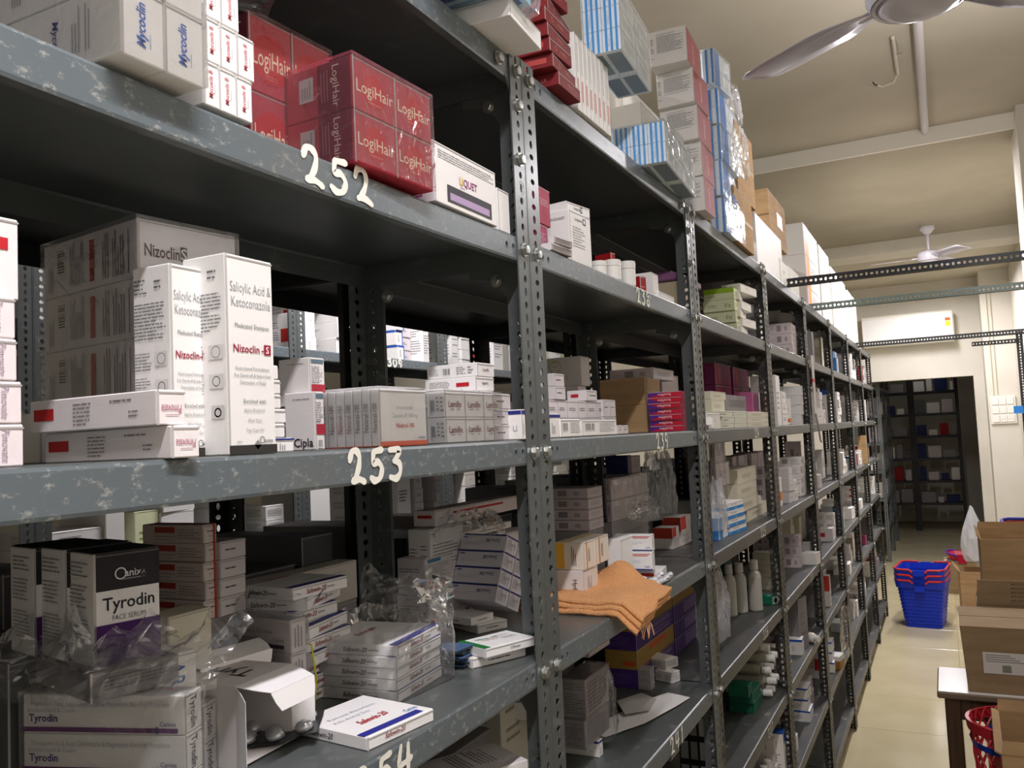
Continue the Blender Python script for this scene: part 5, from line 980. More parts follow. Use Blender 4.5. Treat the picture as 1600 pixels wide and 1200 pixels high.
# ------------------------------------------------------------------ round things
PL = mat('ebe9e2', .35); PLG = mat('b9b5a8', .3); GL_ = mat('9c988c', .25)
def jar(label, x, y, z, r, h, group=None, body='ebe9e2', cap='e4e2dc', cat='jar', band=None):
    t = thing('jar', label, cat, (x, y, z), 0, group)
    m = MB(); m.smooth = False; m.lathe([(r*.9, 0), (r*.97, .002), (r*.97, h*.68), (r*.8, h*.72)], mat(body, .35), 24); b = m.build('jar_body', t)
    if band: k = MB(); k.lathe([(r*.985, h*.2), (r*.985, h*.5)], mat(band, .4), 24, cap=False); k.build('paper_label', b)
    m = MB(); m.lathe([(r, h*.70), (r, h*.97), (r*.95, h), (0, h)], mat(cap, .35), 24); m.build('lid', t)
    return t
def bottle(label, x, y, z, r, h, group=None, body='d9d6cd', cap='f0efeb', band=None, lying=None, cat='bottle'):
    t = thing('bottle', label, cat, (x, y, z), 0, group)
    m = MB(); m.lathe([(r*.85, 0), (r, .004), (r, h*.66), (r*.85, h*.74), (r*.45, h*.80), (r*.45, h*.84)], mat(body, .3), 18); b = m.build('bottle_body', t)
    if band: k = MB(); k.lathe([(r*1.01, h*.2), (r*1.01, h*.52)], mat(band, .4), 18, cap=False); k.build('paper_label', b)
    m = MB(); m.lathe([(r*.62, h*.81), (r*.64, h*.82), (r*.60, h*.985), (r*.5, h), (0, h)], mat(cap, .35), 18); m.build('cap', t)
    if lying is not None: t.rotation_euler = (0, PI/2, lying); t.location.z = z + r
    return t
for i, (x, y, r, h, w) in enumerate(((-.030, 1.462, .0155, .030, 'leftmost'), (-.022, 1.515, .0165, .040, 'middle'), (-.02, 1.595, .0165, .050, 'rightmost'))):
    jar('small white plastic jar on shelf 238 before the red carton, %s of three' % w, x, y, 1.905, r, h, 'white jars on shelf 238')
# tub with purple lid near the second post
t = thing('tub', 'cream tub with purple lid beside the second post on shelf 238', 'tub', (-.115, 2.16, 1.9056))
m = MB(); m.box(-.07, .07, -.10, .10, 0, .085, mat('b5a98a', .4), r=.006); m.build('tub_body', t)
m = MB(); m.box(-.075, .075, -.105, .105, .085, .105, mat('8a5f80', .25), r=.004); m.build('lid', t)
m = MB(); m.box(-.045, .045, -.06, .06, .105, .118, mat('9a7090', .25), r=.004); m.build('grip', t)
# lying bottles with white caps
for r_ in range(5):
    for c in range(2 if r_ < 4 else 1):
        bottle('grey bottle lying with its white cap outwards, %s row, %s' % (('lowest', 'second', 'third', 'fourth', 'top')[r_], ('near one', 'far one')[c]),
               -.185+.012*(r_ % 2), 2.86+.048*c+.012*(r_ % 2), .7356+r_*.0362, .0175, .15, 'grey bottles lying with caps outwards', body='a39f90', lying=0)
# upright white bottles beyond the second post
for i, (x, y, r, h) in enumerate(((-.16, 2.72, .021, .15), (-.13, 2.76, .021, .165), (-.11, 2.82, .022, .16), (-.07, 2.86, .022, .165))):
    bottle('tall grey-white bottle standing behind the green cartons, %s from the left' % ('first', 'second', 'third', 'fourth')[i], x, y, 1.0155, r, h, 'tall bottles behind the green cartons', body='b9b6ad', cap='c9c6bf')
bottle('white bottle with red print lying at the fourth-post shelf edge', -.06, 3.66, 1.0155-.28, .02, .09, None, 'e9e6e0', 'efece6', 'c83040', lying=-.6)
# ------------------------------------------------------------------ blister packs, strips and papers
FOIL = mat('b9bcbf', .22, .9, .3, 120); FOILD = mat('55585c', .3, .8, .3, 120)
DOME = None
def blister(label, loc, rot, nx=5, ny=2, p=.019, r=.0068, foil=FOIL, dome=None, group=None):
    t = thing('blister_pack', label, 'blister pack', loc, 0, group); t.rotation_euler = rot
    m = MB(); n = 8; L_ = nx*p; W_ = ny*p
    vs = [(-L_/2+L_*i/n, s*W_/2, .0012*math.sin(i*1.1)) for s in (-1, 1) for i in range(n+1)]
    m.add(vs, [(i, i+1, n+2+i, n+1+i) for i in range(n)], foil); vs2 = [(x, y, z-.0006) for x, y, z in vs]; m.add(vs2, [(i, n+1+i, n+2+i, i+1) for i in range(n)], foil); m.build('foil_sheet', t)
    d = MB(); d.smooth = True; d.lathe([(r, 0), (r*.97, r*.35), (r*.75, r*.72), (r*.4, r*.92), (0, r)], dome or mat('e9eaec', .08, .35), 12); dm = d.mesh('dome')
    for i in range(nx):
        for j in range(ny): link('dome', dm, t, (-L_/2+p*(i+.5), -W_/2+p*(j+.5), .0006+.0012*math.sin((i+.5)*n/nx*1.1)))
    return t
blister('silver blister pack leaning on the towel on shelf 240', (-.035, 1.60, 1.325), (.15, .12, 1.35), 5, 2)
blister('silver blister pack lying behind the towel on shelf 240, to the right', (-.02, 1.69, 1.315), (0, -.06, 1.5), 5, 2)
blister('silver blister pack standing on edge behind the towel', (-.085, 1.585, 1.333), (.7, 0, 1.2), 5, 2)
blister('dark foil blister tray spilling out under the open carton', (-.175, .695, 1.3125), (.0, -.10, .25), 4, 2, .030, .0098, FOILD, mat('c4c6c9', .2, .5))
blister('dark foil blister tray on the first one, under the open carton flap', (-.13, .70, 1.320), (.06, -.16, .55), 3, 2, .030, .0098, FOILD, mat('c4c6c9', .2, .5))
for i in range(6):
    m = MB(); m.box(-.05, .05, -.022, .022, 0, .0016, FOILD); m.box(-.048, .048, -.020, .020, .0016, .0034, mat('5a7fb0', .15, .2))
    o = m.build('tablet_strip', None, (-.128+.004*(i % 2), 1.022-.003*i, 1.3112+i*.0045), (0, -.03*(i % 3), .15*math.sin(i*2.1)))
    tag(o, 'blue-edged tablet strip between the flat stack and green carton, %s' % ('lowest', 'second up', 'third up', 'fourth up', 'fifth up', 'topmost')[i], 'tablet strip', 'blue-edged tablet strips')
def sheet(name, label, cat, pts, m_, thick=.0004, kind=None):
    mb = MB(); n = len(pts); mb.add([Vector(p) for p in pts] + [Vector(p)-Vector((0, 0, thick)) for p in pts], [tuple(range(n)), tuple(reversed(range(n, 2*n)))] + [(i, n+i, n+(i+1) % n, (i+1) % n) for i in range(n)], m_)
    return tag(mb.build(name), label, cat)
sheet('leaflet', 'crumpled white leaflet lying on shelf 241', 'paper', [(-.17, 1.62, 1.018), (-.12, 1.60, 1.019), (-.07, 1.70, 1.020), (-.04, 1.82, 1.021), (-.03, 1.90, 1.018), (-.08, 1.90, 1.024), (-.12, 1.83, 1.022)], mat('e0dedb', .8))
sheet('leaflet', 'grey curled leaflet edge behind the white one on shelf 241', 'paper', [(-.12, 1.72, 1.026), (-.08, 1.76, 1.027), (-.09, 1.84, 1.027), (-.13, 1.86, 1.030), (-.16, 1.78, 1.033)], mat('b5b1ae', .8))
# ------------------------------------------------------------------ terry cloth on shelf 240
TER = grain('peach_terry', 'd8975f', 'eab27c', 420, .95, bump=1.0)
def towel():
    t = thing('folded_cloth', 'peach terry cloth folded over the edge of shelf 240', 'cloth', (0, 0, 0))
    for layer in range(3):
        mb = MB(); mb.smooth = True; nu, nv = 34, 40; vs = []
        for a in range(nu+1):
            for b in range(nv+1):
                u, v = a/nu, b/nv
                x = -.17 + .222*u; y = 1.352+.006*layer + (.215-.01*layer)*v + .02*math.sin(u*5)*v
                z = 1.3150 + .008*layer + .006*(noise.noise(Vector((u*4, v*4, layer*.3+1)))+.5)
                z += .022*math.exp(-((u-.15)**2/.04+(v-.85)**2/.03)) + .034*math.exp(-((u-.55)**2/.03+(v-.95)**2/.05)) + .0014*noise.noise(Vector((u*40, v*50, layer)))
                if x > .002:
                    ex = x-.002; x = .008+.003*layer+.75*ex; z -= ex*(.62-.3*v)*(1 if v < .5 else .6)
                    z += 0
                if v < .02: z -= .004
                vs.append((x, y, z))
        mb.add(vs, [(a*(nv+1)+b, (a+1)*(nv+1)+b, (a+1)*(nv+1)+b+1, a*(nv+1)+b+1) for a in range(nu) for b in range(nv)], TER)
        n0 = len(vs); edge = [b for b in range(nv+1)]
        o = mb.build('cloth_layer', t); sm = o.modifiers.new('thick', 'SOLIDIFY'); sm.thickness = .006; sm.offset = 0
    rr = random.Random(2)
    for k in range(7):
        y = 1.40+.004*k; x = .030+.002*k; m = MB()
        m.tube([(x, y, 1.295), (x+.006, y+.003*math.sin(k), 1.283), (x+.004+.004*math.cos(k*2), y+.004, 1.268-.003*(k % 3))], .0011, mat('e9b58a', .9), 5); m.build('loose_thread', t)
towel()
# ------------------------------------------------------------------ clear film: bags and crumples
def crumple(label, loc, size, seed, matl, group=None, name='plastic_bag', cat='plastic bag', flat=.0, sub=3, rz=0, amp=.38, spike=0.0):
    """crumpled film: an icosphere pushed into creased facets, kept faceted so that the light breaks on it"""
    bm = bmesh.new(); bmesh.ops.create_icosphere(bm, subdivisions=sub, radius=1)
    for v in bm.verts:
        p = v.co.copy(); q = p*1.3 + Vector((seed*7.1, seed*3.3, seed))
        ridge = 1-abs(noise.noise(q*1.6))*2.6
        a = noise.noise(q*.9)*.8 + ridge*.30 + (1-abs(noise.noise(q*3.3))*2)*.08
        s = 1 + a*amp
        if spike and p.z > 0: s += spike*p.z**3*(.6+abs(noise.noise(q*3)))
        v.co = Vector((p.x*s*size[0], p.y*s*size[1], p.z*s*size[2]))
        if v.co.z < -size[2]*(.8-flat): v.co.z = -size[2]*(.8-flat) + .0006*noise.noise(q*9)
    me = bpy.data.meshes.new(name); bm.to_mesh(me); bm.free(); me.materials.append(matl)
    o = link(name, me, None, loc, rz)
    return tag(o, label, cat, group)
def veil(label, base, height, seed, matl=None, fold=.008, lean=(0, 0), top=1.0, ragged=.012, nv=12, du=.007, parent=None, cat='plastic bag', group=None):
    """a standing or draped sheet of clear film following a base line, folded more and more towards its free edge"""
    base = [Vector(p) for p in base]; L_ = [0]
    for a, b in zip(base, base[1:]): L_.append(L_[-1]+(b-a).length)
    nu = max(6, int(L_[-1]/du)); mb = MB(); vs = []
    c = sum(base, Vector())/len(base)
    for i in range(nu+1):
        s = L_[-1]*i/nu; k = 0
        while k < len(base)-2 and L_[k+1] < s: k += 1
        t_ = (s-L_[k])/(L_[k+1]-L_[k]); p = base[k].lerp(base[k+1], t_); d = (base[k+1]-base[k]).normalized(); nn = Vector((d.y, -d.x, 0))
        hh = height + ragged*noise.noise(Vector((s*45, seed, 0)))*2
        for j in range(nv+1):
            v = j/nv; f_ = noise.noise(Vector((s*55, v*2.2+seed*5, seed)))+.6*(1-abs(noise.noise(Vector((s*90+v*3, v*6, seed*2))))*2)
            q = p + nn*f_*fold*(.15+v*1.3) + Vector((lean[0]*v*v, lean[1]*v*v, hh*v)); q = q + (Vector((c.x, c.y, q.z))-q)*(1-top)*v**2
            vs.append(q)
    mb.add(vs, [(i*(nv+1)+j, (i+1)*(nv+1)+j, (i+1)*(nv+1)+j+1, i*(nv+1)+j+1) for i in range(nu) for j in range(nv)], matl or BAGFILM)
    o = mb.build('plastic_bag' if not parent else 'film_sheet', parent)
    return o if parent else tag(o, label, cat, group)
def bagv(label, x, y, z, rx, ry, h, seed, matl):
    """a slumped open bag: a creased film wall round an oval, pulled together towards its mouth"""
    base = [(x+rx*math.cos(2*PI*k/18)*(1+.12*math.sin(seed+3*k)), y+ry*math.sin(2*PI*k/18)*(1+.12*math.cos(seed+2*k)), z) for k in range(19)]; base[-1] = base[0]
    return veil(label, base, h, seed, matl, fold=min(rx, ry)*.30+.006, top=.45, ragged=.014, nv=16, du=.008, lean=(0, .15*h))

CRINK = film('crinkled_film', base=.05, gain=.9, scale=40, rough=.1, bump=.8, haze=.05)
B_ = thing('plastic_bag', 'open clear plastic bag standing round the neat stack of flat cartons', 'plastic bag', (0, 0, 0))
veil('', [(-.215, .838, 1.3115), (-.078, .832, 1.3115), (-.070, .965, 1.3115), (-.215, .970, 1.3115), (-.215, .838, 1.3115)], .085, 3, parent=B_, matl=CRINK, fold=.005)
veil('', [(-.205, .950, 1.380), (-.15, .972, 1.382), (-.095, .985, 1.382), (-.066, .955, 1.380), (-.066, .92, 1.379)], .062, 5, parent=B_, matl=CRINK, fold=.018, ragged=.016, lean=(-.006, .01))
veil('', [(-.150, .935, 1.402), (-.11, .955, 1.402), (-.075, .935, 1.402)], .034, 8, parent=B_, matl=CRINK, fold=.018, ragged=.014, lean=(.004, -.02))
B_ = thing('plastic_bag', 'clear film pulled open over the bottom left cartons and serum cartons', 'plastic bag', (0, 0, 0))
veil('', [(-.245, .455, 1.414), (-.16, .462, 1.414), (-.085, .50, 1.415), (-.055, .545, 1.415)], .050, 13, parent=B_, matl=CRINK, fold=.018, lean=(.0, .045), ragged=.016)
veil('', [(-.20, .485, 1.441), (-.145, .475, 1.441), (-.10, .505, 1.438), (-.075, .56, 1.430)], .034, 17, parent=B_, matl=CRINK, fold=.018, lean=(.01, .02), ragged=.018)
veil('clear film gathered over the pale ointment cartons', [(-.30, .755, 1.428), (-.22, .745, 1.428), (-.150, .75, 1.428), (-.150, .785, 1.428)], .022, 21, fold=.010, ragged=.010, lean=(0, .02))
veil('loose film end sticking up between the small cartons and the rear red block', [(-.14, .585, 2.015), (-.10, .61, 2.066), (-.08, .66, 2.067)], .022, 23, fold=.012, ragged=.014, lean=(.02, -.01))
crumple('clear bag holding the pale blue cartons over the nearest post', (.005, .93, 2.235), (.085, .145, .055), 8, BAGFILM, amp=.25)
bagv('crumpled clear film by the upright packets on shelf 254', -0.2000, 1.2400, 1.4574, 0.0450, 0.0900, 0.0396, 10, BAGFILM)
bagv('large dim grey plastic bag hanging deep on shelf 240', -0.2000, 2.2800, 1.3800, 0.0400, 0.1100, 0.1800, 11, HAZY)
bagv('clear film tuft on the pale wrapped block on shelf 240', -0.1000, 1.8600, 1.4174, 0.0300, 0.0500, 0.0396, 12, BAGFILM)
bagv('clear film on the grey printed block on 241', -0.1150, 1.5600, 1.0340, 0.0300, 0.0500, 0.1260, 13, BAGFILM)
bagv('clear film bulging from the blue and white packs on the rack top, upper', -0.0080, 2.6700, 2.5850, 0.0200, 0.0900, 0.1000, 14, HAZY)
bagv('clear film bulging from the blue and white packs on the rack top, lower', 0.0350, 2.5200, 2.3700, 0.0160, 0.0900, 0.1300, 15, BAGFILM)
bagv('clear film at the foot of the blue and white packs', 0.0050, 2.4600, 2.1860, 0.0300, 0.0700, 0.0990, 16, BAGFILM)
bagv('clear bag with small packs beside the second post on the 240 level', -0.0700, 2.3600, 1.3400, 0.0350, 0.0700, 0.1350, 17, HAZY)
bagv('clear bag beside the second post low on the 241 level', -0.0800, 2.3300, 1.0500, 0.0400, 0.0800, 0.1800, 18, HAZY)
bagv('clear film hanging before the small brown-labelled carton, low down', 0.0350, 4.3500, 0.5240, 0.0200, 0.1000, 0.2160, 19, BAGFILM)
bagv('clear bag of white cartons on the third bay below the magenta ones', -0.0900, 3.5000, 1.6440, 0.0500, 0.1600, 0.1260, 20, BAGFILM)
# small rubber band on pile and on ointment block
m = MB(); m.box(-.335, -.2385, .7205, .7225, 1.428, 1.536, mat('b8402a', .5)); tag(m.build('rubber_band'), 'red rubber band round the pile of red-patched cartons', 'rubber band')
m = MB(); m.tube([(-.155, .786, 1.312), (-.152, .788, 1.35), (-.157, .787, 1.388), (-.19, .79, 1.390), (-.23, .79, 1.388)], .0012, mat('d8d03a', .5), 6); tag(m.build('rubber_band'), 'yellow rubber band round the wrapped ointment cartons', 'rubber band')
# ------------------------------------------------------------------ the torn-open carton
def open_carton(label, loc, rz, d, w, h, board, inner, txt, tilt=(0, 0)):
    t = thing('open_carton', label, 'carton', loc, rz); t.rotation_euler = (tilt[0], tilt[1], rz); th = .0007
    m = MB(); B = mat(board, .45)
    m.box(-d/2, d/2, -w/2, w/2, 0, th, B); m.box(-d/2, d/2, -w/2, -w/2+th, th, h, B); m.box(-d/2, d/2, w/2-th, w/2, th, h, B); m.box(-d/2, d/2, -w/2, w/2, h, h+th, B); m.box(-d/2, -d/2+th, -w/2, w/2, th, h, B)
    prints(m, [('t', 'T', txt, .5, .45, .16, '3a3640', 90, .7, .02), ('l', 'L', .1, .3, .5, .7, 4, 'a9a6aa')], d, w, h+th); m.build('carton_sleeve', t)
    def flap(name, O, A, B_, N):      # O corner, A along hinge, B_ outwards
        O, A, B_ = Vector(O), Vector(A), Vector(B_); k = .12
        P = [O, O+A, O+A*(1-k*.4)+B_*.55, O+A*(1-k)+B_, O+A*k+B_, O+A*k*.4+B_*.55]
        N = Vector(N)*th; mb = MB(); n = 6
        mb.add(P+[p-N for p in P], [tuple(range(n)), tuple(reversed(range(n, 2*n)))]+[(i, n+i, n+(i+1) % n, (i+1) % n) for i in range(n)], mat('f1efee', .45)); mb.build(name, t)
    flap('top_flap', (d/2, -w/2, h+th), (0, w, 0), (.036, 0, -.006), (0, 0, 1))
    flap('tuck_flap', (d/2+.036, -w*.40, h-.006), (0, w*.80, 0), (.006, 0, -.018), (1, 0, .3))
    flap('side_flap', (d/2, -w/2, 0), (0, 0, h), (.022, -.012, 0), (0, -1, 0))
    flap('side_flap', (d/2, w/2, 0), (0, 0, h*.9), (.014, .02, 0), (0, -1, 0))
    return t
open_carton('torn-open pale carton with its end flap lifted, before the flat stacks', (-.185, .655, 1.3125), math.radians(4), .15, .085, .078, 'dcd6d4', 'c9c3c0', 'Tyrodin')
open_carton('dark grey opened carton lying behind the torn-open pale one', (-.262, .70, 1.335), math.radians(-6), .10, .12, .065, '6a6664', '8a8684', 'Cream')
open_carton('white opened carton with a triangular mouth beyond the second post', (-.06, 2.14, 1.6155), math.radians(-35), .05, .05, .035, 'dcdccf', 'b5b5a5', '-')

# ------------------------------------------------------------------ ceiling fans
FANW = mat('d9d6de', .25); FANB = mat('d2cfdb', .2, .2)
def fan(label, loc, a0, R_, hub, rod):
    t = thing('ceiling_fan', label, 'ceiling fan', loc, 0)
    m = MB(); m.smooth = True
    m.lathe([(0, -.052), (hub*.5, -.050), (hub*.72, -.040), (hub*.80, -.030)], FANW, 40); m.build('bottom_cover', t)
    m = MB(); m.lathe([(hub*.80, -.0295), (hub*.83, -.033), (hub*.9, -.030), (hub, -.012), (hub, .022), (hub*.9, .04), (hub*.5, .055), (.02, .06)], FANW, 40); m.build('motor_housing', t)
    m = MB(); m.lathe([(hub*.905, -.0305), (hub*.915, -.0285)], mat('2a2a2c', .4), 40, cap=False); m.build('trim_ring', t)
    m = MB(); m.lathe([(.011, .055), (.011, rod-.05)], FANW, 14); m.build('down_rod', t)
    m = MB(); m.lathe([(.02, rod-.06), (.055, rod-.02), (.055, rod-.001)], FANW, 24); m.build('canopy', t)
    for k in range(3):
        a = a0 + k*2*PI/3; mb = MB(); n = 14; vs = []
        for i in range(n+1):
            u = i/n; r = hub*.95 + (R_-hub*.95)*u; w = .030+.040*min(1, u*3.2) - .012*max(0, u-.75)*4*.5
            if u > .96: w *= .8
            for s in (-1, -.4, .4, 1):
                vs.append((r, s*w, -.004 - .011*s - .004*(1-s*s)*0 + .003*abs(s) - .01*u))
        fs = [(i*4+j, (i+1)*4+j, (i+1)*4+j+1, i*4+j+1) for i in range(n) for j in range(3)]
        mb.add(vs, fs, FANB); mb.smooth = True; o = mb.build('blade', t, None, a); sm = o.modifiers.new('thick', 'SOLIDIFY'); sm.thickness = .0022
        m = MB(); m.box(hub*.75, hub*1.45, -.014, .014, -.006, -.001, FANW); m.build('blade_bracket', t, None, a)
    return t
fan('white ceiling fan hanging near over the aisle', (.535, 2.0, 2.545), math.radians(147), .47, .108, 3.2-2.545)
fan('white ceiling fan far off before the air conditioner', (.502, 7.4, 2.877), math.radians(183), .44, .085, 3.12-2.877)
# ceiling batten and the bare wire drop
t = thing('ceiling_batten', 'white tubular batten fixed along the ceiling', 'light batten', (.535, 3.6, 3.2))
m = MB(); m.lathe([(.019, 0), (.019, 1.56)], mat('d3cfce', .4), 16, Matrix(((1, 0, 0, 0), (0, 0, 1, 0), (0, 1, 0, -.022), (0, 0, 0, 1)))); m.build('batten_body', t)
m = MB(); m.box(-.022, .022, 1.555, 1.568, -.044, -.001, mat('c4c0be', .4)); m.build('end_cap', t)
t = thing('wire_drop', 'thin white conduit with loose wire ends on the ceiling', 'wire', (.44, 3.78, 3.2))
m = MB(); m.tube([(0, 0, -.010), (.0, .42, -.010)], .008, mat('d0c9b8', .5), 8); m.build('conduit_pipe', t)
m = MB(); m.tube([(0, .42, -.010), (-.02, .46, -.03), (-.07, .47, -.035), (-.09, .45, -.03)], .003, mat('e0dccf', .5), 6); m.build('wire', t)
m = MB(); m.tube([(-.09, .45, -.03), (-.10, .42, -.035), (-.105, .40, -.03)], .003, mat('222222', .5), 6); m.build('wire', t)
m = MB(); m.tube([(.01, 0, -.012), (.03, .07, -.03), (.03, .13, -.03), (.0, .18, -.012)], .002, mat('b0a898', .5), 6); m.build('wire', t)
# ------------------------------------------------------------------ slotted angles bridging the aisle
BARB = post_mesh(1.75, BLACKST, .036, .0188); BARG = post_mesh(.96, worn('green_grey_angle', '77867f', '9aa59c', 40), .036, .0188); BARS = post_mesh(.30, BLACKST, .03, .0188)
def bar(label, me, loc, rz=0): return tag(link('cross_angle', me, None, loc, (0, PI/2, rz)), label, 'slotted angle')
bar('long black slotted angle bridging the aisle at rack-top height', BARB, (-.04, 3.56, 2.172), 0)
bar('grey-green slotted angle bridging the aisle behind the black one', BARG, (-.06, 4.40, 2.172), .01)
bar('farthest black slotted angle crossing under the air conditioner', BARB, (-.1, 6.62, 2.150), 0)
bar('short black slotted angle stub below the farthest one', BARS, (.725, 6.64, 2.095), .0)
t = link('slotted_upright', POST_BLK, None, (1.03, 6.66, 0), -PI/2); tag(t, 'black slotted upright at the right end of the farthest cross angle', 'slotted upright')
m = MB(); m.box(-.03, .03, -.002, .002, -.02, .03, mat('2f7fd0', .4)); tag(m.build('blue_tag', None, (.97, 6.62, 1.64), .3), 'blue paper tag on the right-hand upright', 'tag')
# ------------------------------------------------------------------ air conditioner
t = thing('air_conditioner', 'white wall air conditioner above the doorway', 'air conditioner', (.225, 10.3, 2.42))
m = MB(); m.box(-.455, .455, -.2, -.001, 0, .33, mat('eeebdf', .35), r=.012); m.build('casing', t)
m = MB(); m.box(-.445, .445, -.212, -.2, .06, .30, mat('f4f3ee', .25), r=.004); m.build('front_panel', t)
m = MB(); m.box(-.43, .43, -.206, -.198, .012, .05, mat('d8d5ca', .35), r=.003); m.build('louvre', t)
for i in range(8):
    m = MB(); m.box(-.43+.108*i, -.33+.108*i, -.19, -.06, .33, .336, mat('cfc9b2', .5)); m.build('top_grille', t)
m = MB(); m.box(.375, .425, -.2135, -.2125, .16, .215, mat('d9d43a', .5)); s_ = m.build('energy_label', t)
m = MB(); m.box(.375, .425, -.2135, -.2125, .22, .25, mat('c86a2a', .5)); m.build('star_label', t)
# switch panel
t = thing('switch_panel', 'white panel of switches and sockets right of the doorway', 'switch panel', (1.058, 9.899, 1.52))
m = MB(); m.box(-.115, .115, -.02, -.001, 0, .285, mat('e6e2d6', .4), r=.004); m.build('back_plate', t)
for i in range(3):
    for j in range(3):
        m = MB(); m.box(-.095+.066*i, -.037+.066*i, -.027, -.02, .02+.088*j, .09+.088*j, mat('efece4', .35), r=.002)
        if i == 2 and j == 0 or i == 1 and j == 0:
            for a in (-.012, .012): m.box(-.066+.066*i+a-.003, -.066+.066*i+a+.003, -.0275, -.0268, .045+.088*j, .052+.088*j, mat('2a2a2a'))
        m.build('switch' if j else 'socket', t)
# ------------------------------------------------------------------ table, cartons and baskets at the right
WOOD = grain('dark_table_wood', '3a2616', '5a3a22', 8, .4, (8, 8, .6))
t = thing('table', 'small table with white top and dark wooden legs', 'table', (.44, 3.05, 0))
m = MB(); m.box(0, .60, 0, .30, .728, .748, mat('7a6a58', .4), r=.004); m.build('edge_band', t)
m = MB(); m.box(.004, .596, .004, .296, .748, .7505, mat('eeece6', .25)); m.build('table_top', t)
for x, y in ((.02, .02), (.54, .02), (.02, .24), (.54, .24)): m = MB(); m.box(x, x+.045, y, y+.045, 0, .728, WOOD, r=.003); m.build('leg', t)
m = MB(); m.box(.065, .54, .025, .043, .66, .728, WOOD); m.build('apron', t); m = MB(); m.box(.025, .043, .065, .24, .66, .728, WOOD); m.build('apron', t)
def card_box(label, loc, rz, dx, dy, dz, flare=0.0, flaps=(), open_top=False, m_=None, label_patch=None, group=None, tape=True, writing=None):
    """corrugated carton: dx across, dy deep; origin at base centre; flaps = names of raised flaps"""
    m_ = m_ or CARD2; t = thing('cardboard_box', label, 'cardboard box', loc, rz, group); th = .004
    mb = MB(); b = [(-dx/2, -dy/2), (dx/2, -dy/2), (dx/2, dy/2), (-dx/2, dy/2)]; f_ = 1+flare
    vo = [(x, y, 0) for x, y in b] + [(x*f_, y*f_, dz) for x, y in b]; vi = [(x-math.copysign(th, x), y-math.copysign(th, y), th) for x, y in b] + [((x-math.copysign(th, x))*f_, (y-math.copysign(th, y))*f_, dz) for x, y in b]
    if open_top:
        mb.add(vo+vi, [(3, 2, 1, 0)] + [(i, (i+1) % 4, 4+(i+1) % 4, 4+i) for i in range(4)] + [(8+(i+1) % 4, 8+i, 12+i, 12+(i+1) % 4) for i in range(4)] + [(4+i, 4+(i+1) % 4, 12+(i+1) % 4, 12+i) for i in range(4)] + [(8, 9, 10, 11)], m_)
    else:
        mb.add(vo, [(3, 2, 1, 0), (4, 5, 6, 7)] + [(i, (i+1) % 4, 4+(i+1) % 4, 4+i) for i in range(4)], m_)
        mb.box(-dx/2*f_, dx/2*f_, -.001, .001, dz, dz+.0008, mat('5a4830', .8))
    mb.build('box_body', t)
    if label_patch:
        u0, v0, u1, v1 = label_patch; m = MB(); y = -dy/2*(1+flare*(v0+v1)/2)-.0015; X = lambda u: -dx/2+dx*u
        m.box(X(u0), X(u1), y, y+.0012, dz*v0, dz*v1, mat('dedbd4', .6)); 
        m.box(X(u0+.42*(u1-u0)), X(u0+.62*(u1-u0)), y-.0003, y, dz*(v0+.08*(v1-v0)), dz*(v0+.42*(v1-v0)), mat('8a8c7c', .6))
        for k in range(4): m.box(X(u0+.06*(u1-u0)), X(u1-.08*(u1-u0)-.1*k*(u1-u0)), y-.0003, y, dz*(v0+(.55+.1*k)*(v1-v0)), dz*(v0+(.59+.1*k)*(v1-v0)), mat('8f8c86', .6))
        m.build('shipping_label', t)
    for nm, ang, ln in flaps:
        m = MB(); c, s = math.cos(math.radians(ang)), math.sin(math.radians(ang))
        hx, hy = dx/2*f_, dy/2*f_
        if nm == 'front': P = [(-hx, -hy, dz), (hx, -hy, dz), (hx*.98, -hy-ln*c, dz+ln*s), (-hx*.98, -hy-ln*c, dz+ln*s)]
        if nm == 'back': P = [(-hx, hy, dz), (hx, hy, dz), (hx*.98, hy+ln*c, dz+ln*s), (-hx*.98, hy+ln*c, dz+ln*s)]
        if nm == 'left': P = [(-hx, -hy, dz), (-hx, hy, dz), (-hx-ln*c, hy*.98, dz+ln*s), (-hx-ln*c, -hy*.98, dz+ln*s)]
        if nm == 'right': P = [(hx, -hy, dz), (hx, hy, dz), (hx+ln*c, hy*.98, dz+ln*s), (hx+ln*c, -hy*.98, dz+ln*s)]
        m.add(P, [(0, 1, 2, 3)], m_); o = m.build('flap', t); sm = o.modifiers.new('t', 'SOLIDIFY'); sm.thickness = .004; sm.offset = 0
        if writing and nm == 'front':
            w = MB()
            for k, s_ in enumerate(writing):
                vs, fs, x0, x1 = glyphs(s_, .02); sc = ln*.085; oy = Vector(P[0]).lerp(Vector(P[3]), .84-.165*k)
                up = (Vector(P[3])-Vector(P[0])).normalized(); N = Vector((0, -s, -c))
                w.add([oy + Vector((hx*.42+p.x*sc*1.25, 0, 0)) + up*p.y*sc + Vector((0, -s, -c))*.0032 for p in vs], fs, mat('4a3e30', .8))
            w.build('stencilled_lettering', o)
    return t
card_box('brown cardboard box with white shipping label, standing on the small table', (.765, 3.225, .7515), 0, .47, .30, .205, flare=.05, flaps=(('front', 70, .0001),), m_=CARD2, label_patch=(.10, .30, .36, .62))
t = card_box('brown box behind the labelled one, its front flap printed with lines', (.83, 3.56, .742), 0, .50, .16, .205, open_top=True, flaps=(('front', 84, .088), ('back', 95, .02)), m_=CARD2, writing=('MFG. LIC. NO. A1-248', 'BATCH NO. 0427', 'MFG. DATE 11/22', 'EXP. DATE 10/25', 'NET QTY. 48 NOS'))
card_box('brown cardboard box under the printed-flap one, on the floor', (.83, 3.56, 0), 0, .50, .26, .74, m_=CARD2, flaps=())
